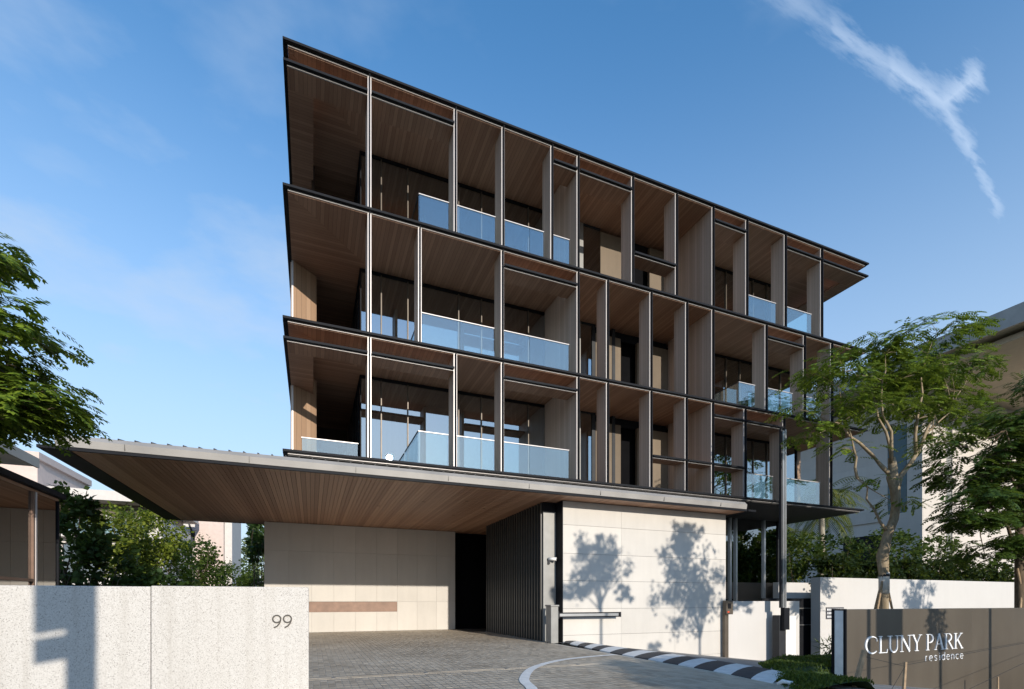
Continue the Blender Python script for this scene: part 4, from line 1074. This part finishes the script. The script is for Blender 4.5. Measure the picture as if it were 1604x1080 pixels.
bushy('sunlit_shrub', 'olive green sunlit shrub sloping down towards the pink house', 'shrub', (-6.3, 34, 0), [((-6.5, 34, 3.6), (1.4, 1.0, 1.5), 2200, 70), ((-5.7, 34.2, 2.8), (1.1, .9, 1.3), 1600, 50)], 'leaf_street', 104, .19, .06)
bushy('low_green_shrub', 'low olive green shrub nearest the back wall', 'shrub', (-4.6, 38, 0), [((-4.9, 38, 2.7), (1.3, 1.0, 1.2), 1500, 50), ((-3.7, 38, 2.2), (1.1, .9, .8), 900, 36)], 'leaf_street', 109, .2, .06)
bushy('shaded_shrub', 'deep green shaded shrub low behind the granite wall', 'shrub', (-3.6, 13.2, 0), [((-3.6, 14.0, 1.35), (.9, .6, .6), 1100, 44), ((-3.0, 14.6, 1.2), (.6, .6, .5), 500, 22)], 'leaf_deep', 105, .15, .055)
bushy('roof_planter', 'thin bushy plants on the balcony of the pale house', 'shrub', (-15, 47.5, 6.4), [((-17, 47.6, 7.6), (2.2, .4, .6), 700, 40), ((-13.4, 47.6, 7.7), (1.8, .4, .9), 560, 30)], 'leaf_street', 106, .3, .08)
bushy('far_tree', 'hazy pale green tree far behind the back wall', 'tree', (-6.5, 75, 0), [((-6.6, 75, 6.5), (2.6, 2, 4.5), 2600, 80), ((-6.2, 75, 10.4), (1.5, 1.5, 2.0), 800, 30)], 'leaf_pale', 107, .5, .17)
bushy('dark_leaf_tree', 'dark large leaved branch at the left end of back wall', 'tree', (-2.4, 25, 0), [((-2.2, 25, 4.1), (.55, .6, 1.1), 420, 22)], 'leaf_deep', 108, .28, .09)

# ------------------------------------------------------------------ grass bank by the sign
gb = MB(); GN = 26
def gz(x, y):
    base = -.03 - .05 * max(0, x - 7.6)
    edge = min(1, max(0, (x - 6.5 - (y - 5.45) * .93) / .5))
    return base * 1.0 + .10 * edge - .02 * (1 - edge) + .03 * math.sin(x * 3.1 + y) - .12 * max(0, (y - 8.4)) - .75 * min(1, max(0, (x - 7.5) / .6)) * min(1, max(0, (6.35 - y) / .5))
gpts = [[(6.0 + (20 - 6.0) * i / 70, 4.7 + (10.25 - 4.7) * j / 28) for i in range(71)] for j in range(29)]
def in_bank(x, y): return x > 6.55 + (y - 5.45) * .93 and y < 7.3 + max(0, (x - 7.8)) * .42 and y < 10.28
for j in range(28):
    for i in range(70):
        q = [gpts[j][i], gpts[j][i + 1], gpts[j + 1][i + 1], gpts[j + 1][i]]
        if all(in_bank(*p) for p in q): gb.quad(*[(p[0], p[1], gz(*p)) for p in q])
o = gb.build('grass_bank', 'lawn_base', smooth=True); tag(o, kind='structure')
rnd = random.Random(15); v, f = [], []
for k in range(46000):
    x = 6.2 + 8.5 * rnd.random() ** 1.5; y = rnd.uniform(4.7, 10.2)
    if not in_bank(x, y): continue
    if 8.85 < x and SY - .02 < y < SY + .28: continue
    p = Vector((x, y, gz(x, y) - .01)); d = Vector((rnd.uniform(-.7, .7), rnd.uniform(-.7, .7), 1)).normalized()
    leafquad(v, f, p, d, Vector((rnd.uniform(-1, 1), rnd.uniform(-1, 1), .1)).normalized(), rnd.uniform(.03, .085), rnd.uniform(.010, .02))
o = add_mesh('grass', v, f, 'grass_blade'); tag(o, 'short green grass on the bank beside the sign', 'grass', kind='stuff')
bushy('spiky_plant', 'small spiky green plant at the foot of the white wall', 'plant', (13.3, 9.4, -.35), [((13.3, 9.4, -.05), (.35, .25, .3), 160, 0)], 'grass_blade', 120, .3, .014, stems=2)
o = MB().tube([(6.44, 5.38, .0), (6.47, 5.32, .05), (6.56, 5.24, .03), (6.66, 5.18, -.05)], [.03, .034, .034, .03], 10).build('pipe_stub', 'white_paint', smooth=True); tag(o, 'short bent pale pipe at the grass corner', 'pipe')

# ------------------------------------------------------------------ across the road (behind the photographer): these throw the shadows seen on the walls
def street_tree(label, x, y, h0, crown, cnt, seed, L=.16, lean=0):
    rnd = random.Random(seed); t = empty('street_tree', (x, y, -.5), label, 'tree', 'street trees across the road')
    m = MB(); c = crown[0]
    m.tube([(x, y, -.5), (x + lean * .4, y, h0 * .6), (x + lean, y, h0), (c[0], c[1], c[2] + .3)], [.06, .05, .045, .02], 8)
    for k in range(9):
        e_ = Vector(c[:3]) + Vector((rnd.uniform(-.8, .8) * c[3], rnd.uniform(-.6, .6) * c[3], rnd.uniform(-.5, .7) * c[4]))
        m.tube(wiggle(rnd, (x + lean, y, h0 * rnd.uniform(.9, 1.05)), e_, 4, .07), [.035, .028, .02, .014, .008], 5)
    m.build('trunk', 'bark_dark', t, smooth=True)
    v, f = [], []
    for (cx, cy, cz, rx, rz, cl_, share) in crown: leaf_cloud(v, f, rnd, (cx, cy, cz), (rx, rx, rz), int(cnt * share), L, L * .36, cl_, .25, (.10, .24))
    add_mesh('crown', v, f, 'leaf_street', t)
street_tree('round street tree whose shadow falls on the cream stone wall by the barrier', 10.15, 1.3, 4.6, [(10.05, 1.3, 5.75, 1.3, .95, 60, .8), (9.1, 1.3, 4.95, .55, .4, 12, .12), (10.95, 1.3, 4.95, .5, .3, 8, .08)], 3000, 201, .14, .0)
street_tree('larger street tree whose shadow falls on the right of the stone wall', 14.1, 1.2, 3.6, [(13.6, 1.2, 5.3, 1.6, 1.6, 70, .66), (13.5, 1.2, 6.8, .9, .6, 18, .2), (16.0, 1.2, 4.75, 1.1, .42, 16, .14)], 5200, 202, .15)
street_tree('slim street tree whose shadow falls on the sign lettering', 12.6, -.6, 2.2, [(12.5, -.6, 2.7, .4, .8, 14, .7), (12.4, -.6, 3.6, .35, .4, 7, .3)], 700, 203, .12)
street_tree('street tree whose shadow falls on the white wall behind the sign', 28.5, 1.0, 3.6, [(28.4, 1.0, 5.2, 1.2, 1.0, 34, 1.0)], 1900, 204, .15)
street_tree('added street tree shading the foreground paving', 4.0, -9.5, 2.6, [(3.6, -9.5, 3.45, 1.7, .5, 34, 1.0)], 4200, 205, .17)  # unseen tree put in for the shade at the front of the drive
street_tree('added street tree shading the paving beside the striped kerb', 8.6, -6.0, 2.8, [(8.4, -6.0, 3.55, 1.7, .36, 40, 1.0)], 6500, 206, .17)  # unseen flat crown added to throw shade on the ground by the kerb
rs = empty('road_sign', (10.9, -1.0, 0), 'rectangular road sign on a post whose shadow crosses the entrance sign', 'road sign')
MB().tube([(11.09, -1.0, 0), (11.09, -1.0, 2.6)], .04, 10).build('post', 'grey_metal', rs)
MB().box(10.68, 11.46, -1.02, -.99, 2.50, 3.5).build('plate', 'grey_metal', rs)
ib = empty('shadow_pillar', (-1.0, -1.3, 0), 'added unseen pillar throwing the stepped shadow on the granite wall', 'pillar')  # unseen pillar and panels, shaped only to cast the stepped wall shadow
MB().box(-1.18, -.95, -1.35, -1.2, 0, 4.6).build('post', 'grey_metal', ib)
c_, s_ = math.cos(R(35)), math.sin(R(35)); nn = Vector((-s_, c_)) * .03
for z0, z1 in ((2.78, 3.02), (3.07, 4.5)):
    a = Vector((-1.40, -1.42)); b = Vector((-.96, -1.42 + .31))
    MB().prism([(a.x, a.y), (b.x, b.y), (b.x + nn.x, b.y + nn.y), (a.x + nn.x, a.y + nn.y)], 2, z0, z1).build('panel', 'grey_metal', ib)
for i, (x, y, h, lab) in enumerate([(44, -12.5, 10.2, 'tall street tree across the road, first of the row reflected in the ground floor glass'), (49, -12.5, 11.6, 'tall street tree across the road, second of the reflected row'), (54, -12.5, 10.8, 'tall street tree across the road, third of the reflected row'), (59, -12.5, 12.0, 'tall street tree across the road, last of the reflected row')]):
    street_tree(lab, x, y, 3.2, [(x, y, h * .48, 3.1, h * .5, 90, .75), (x + .5, y, h * .88, 1.6, h * .14, 16, .25)], 6500, 220 + i, .5)
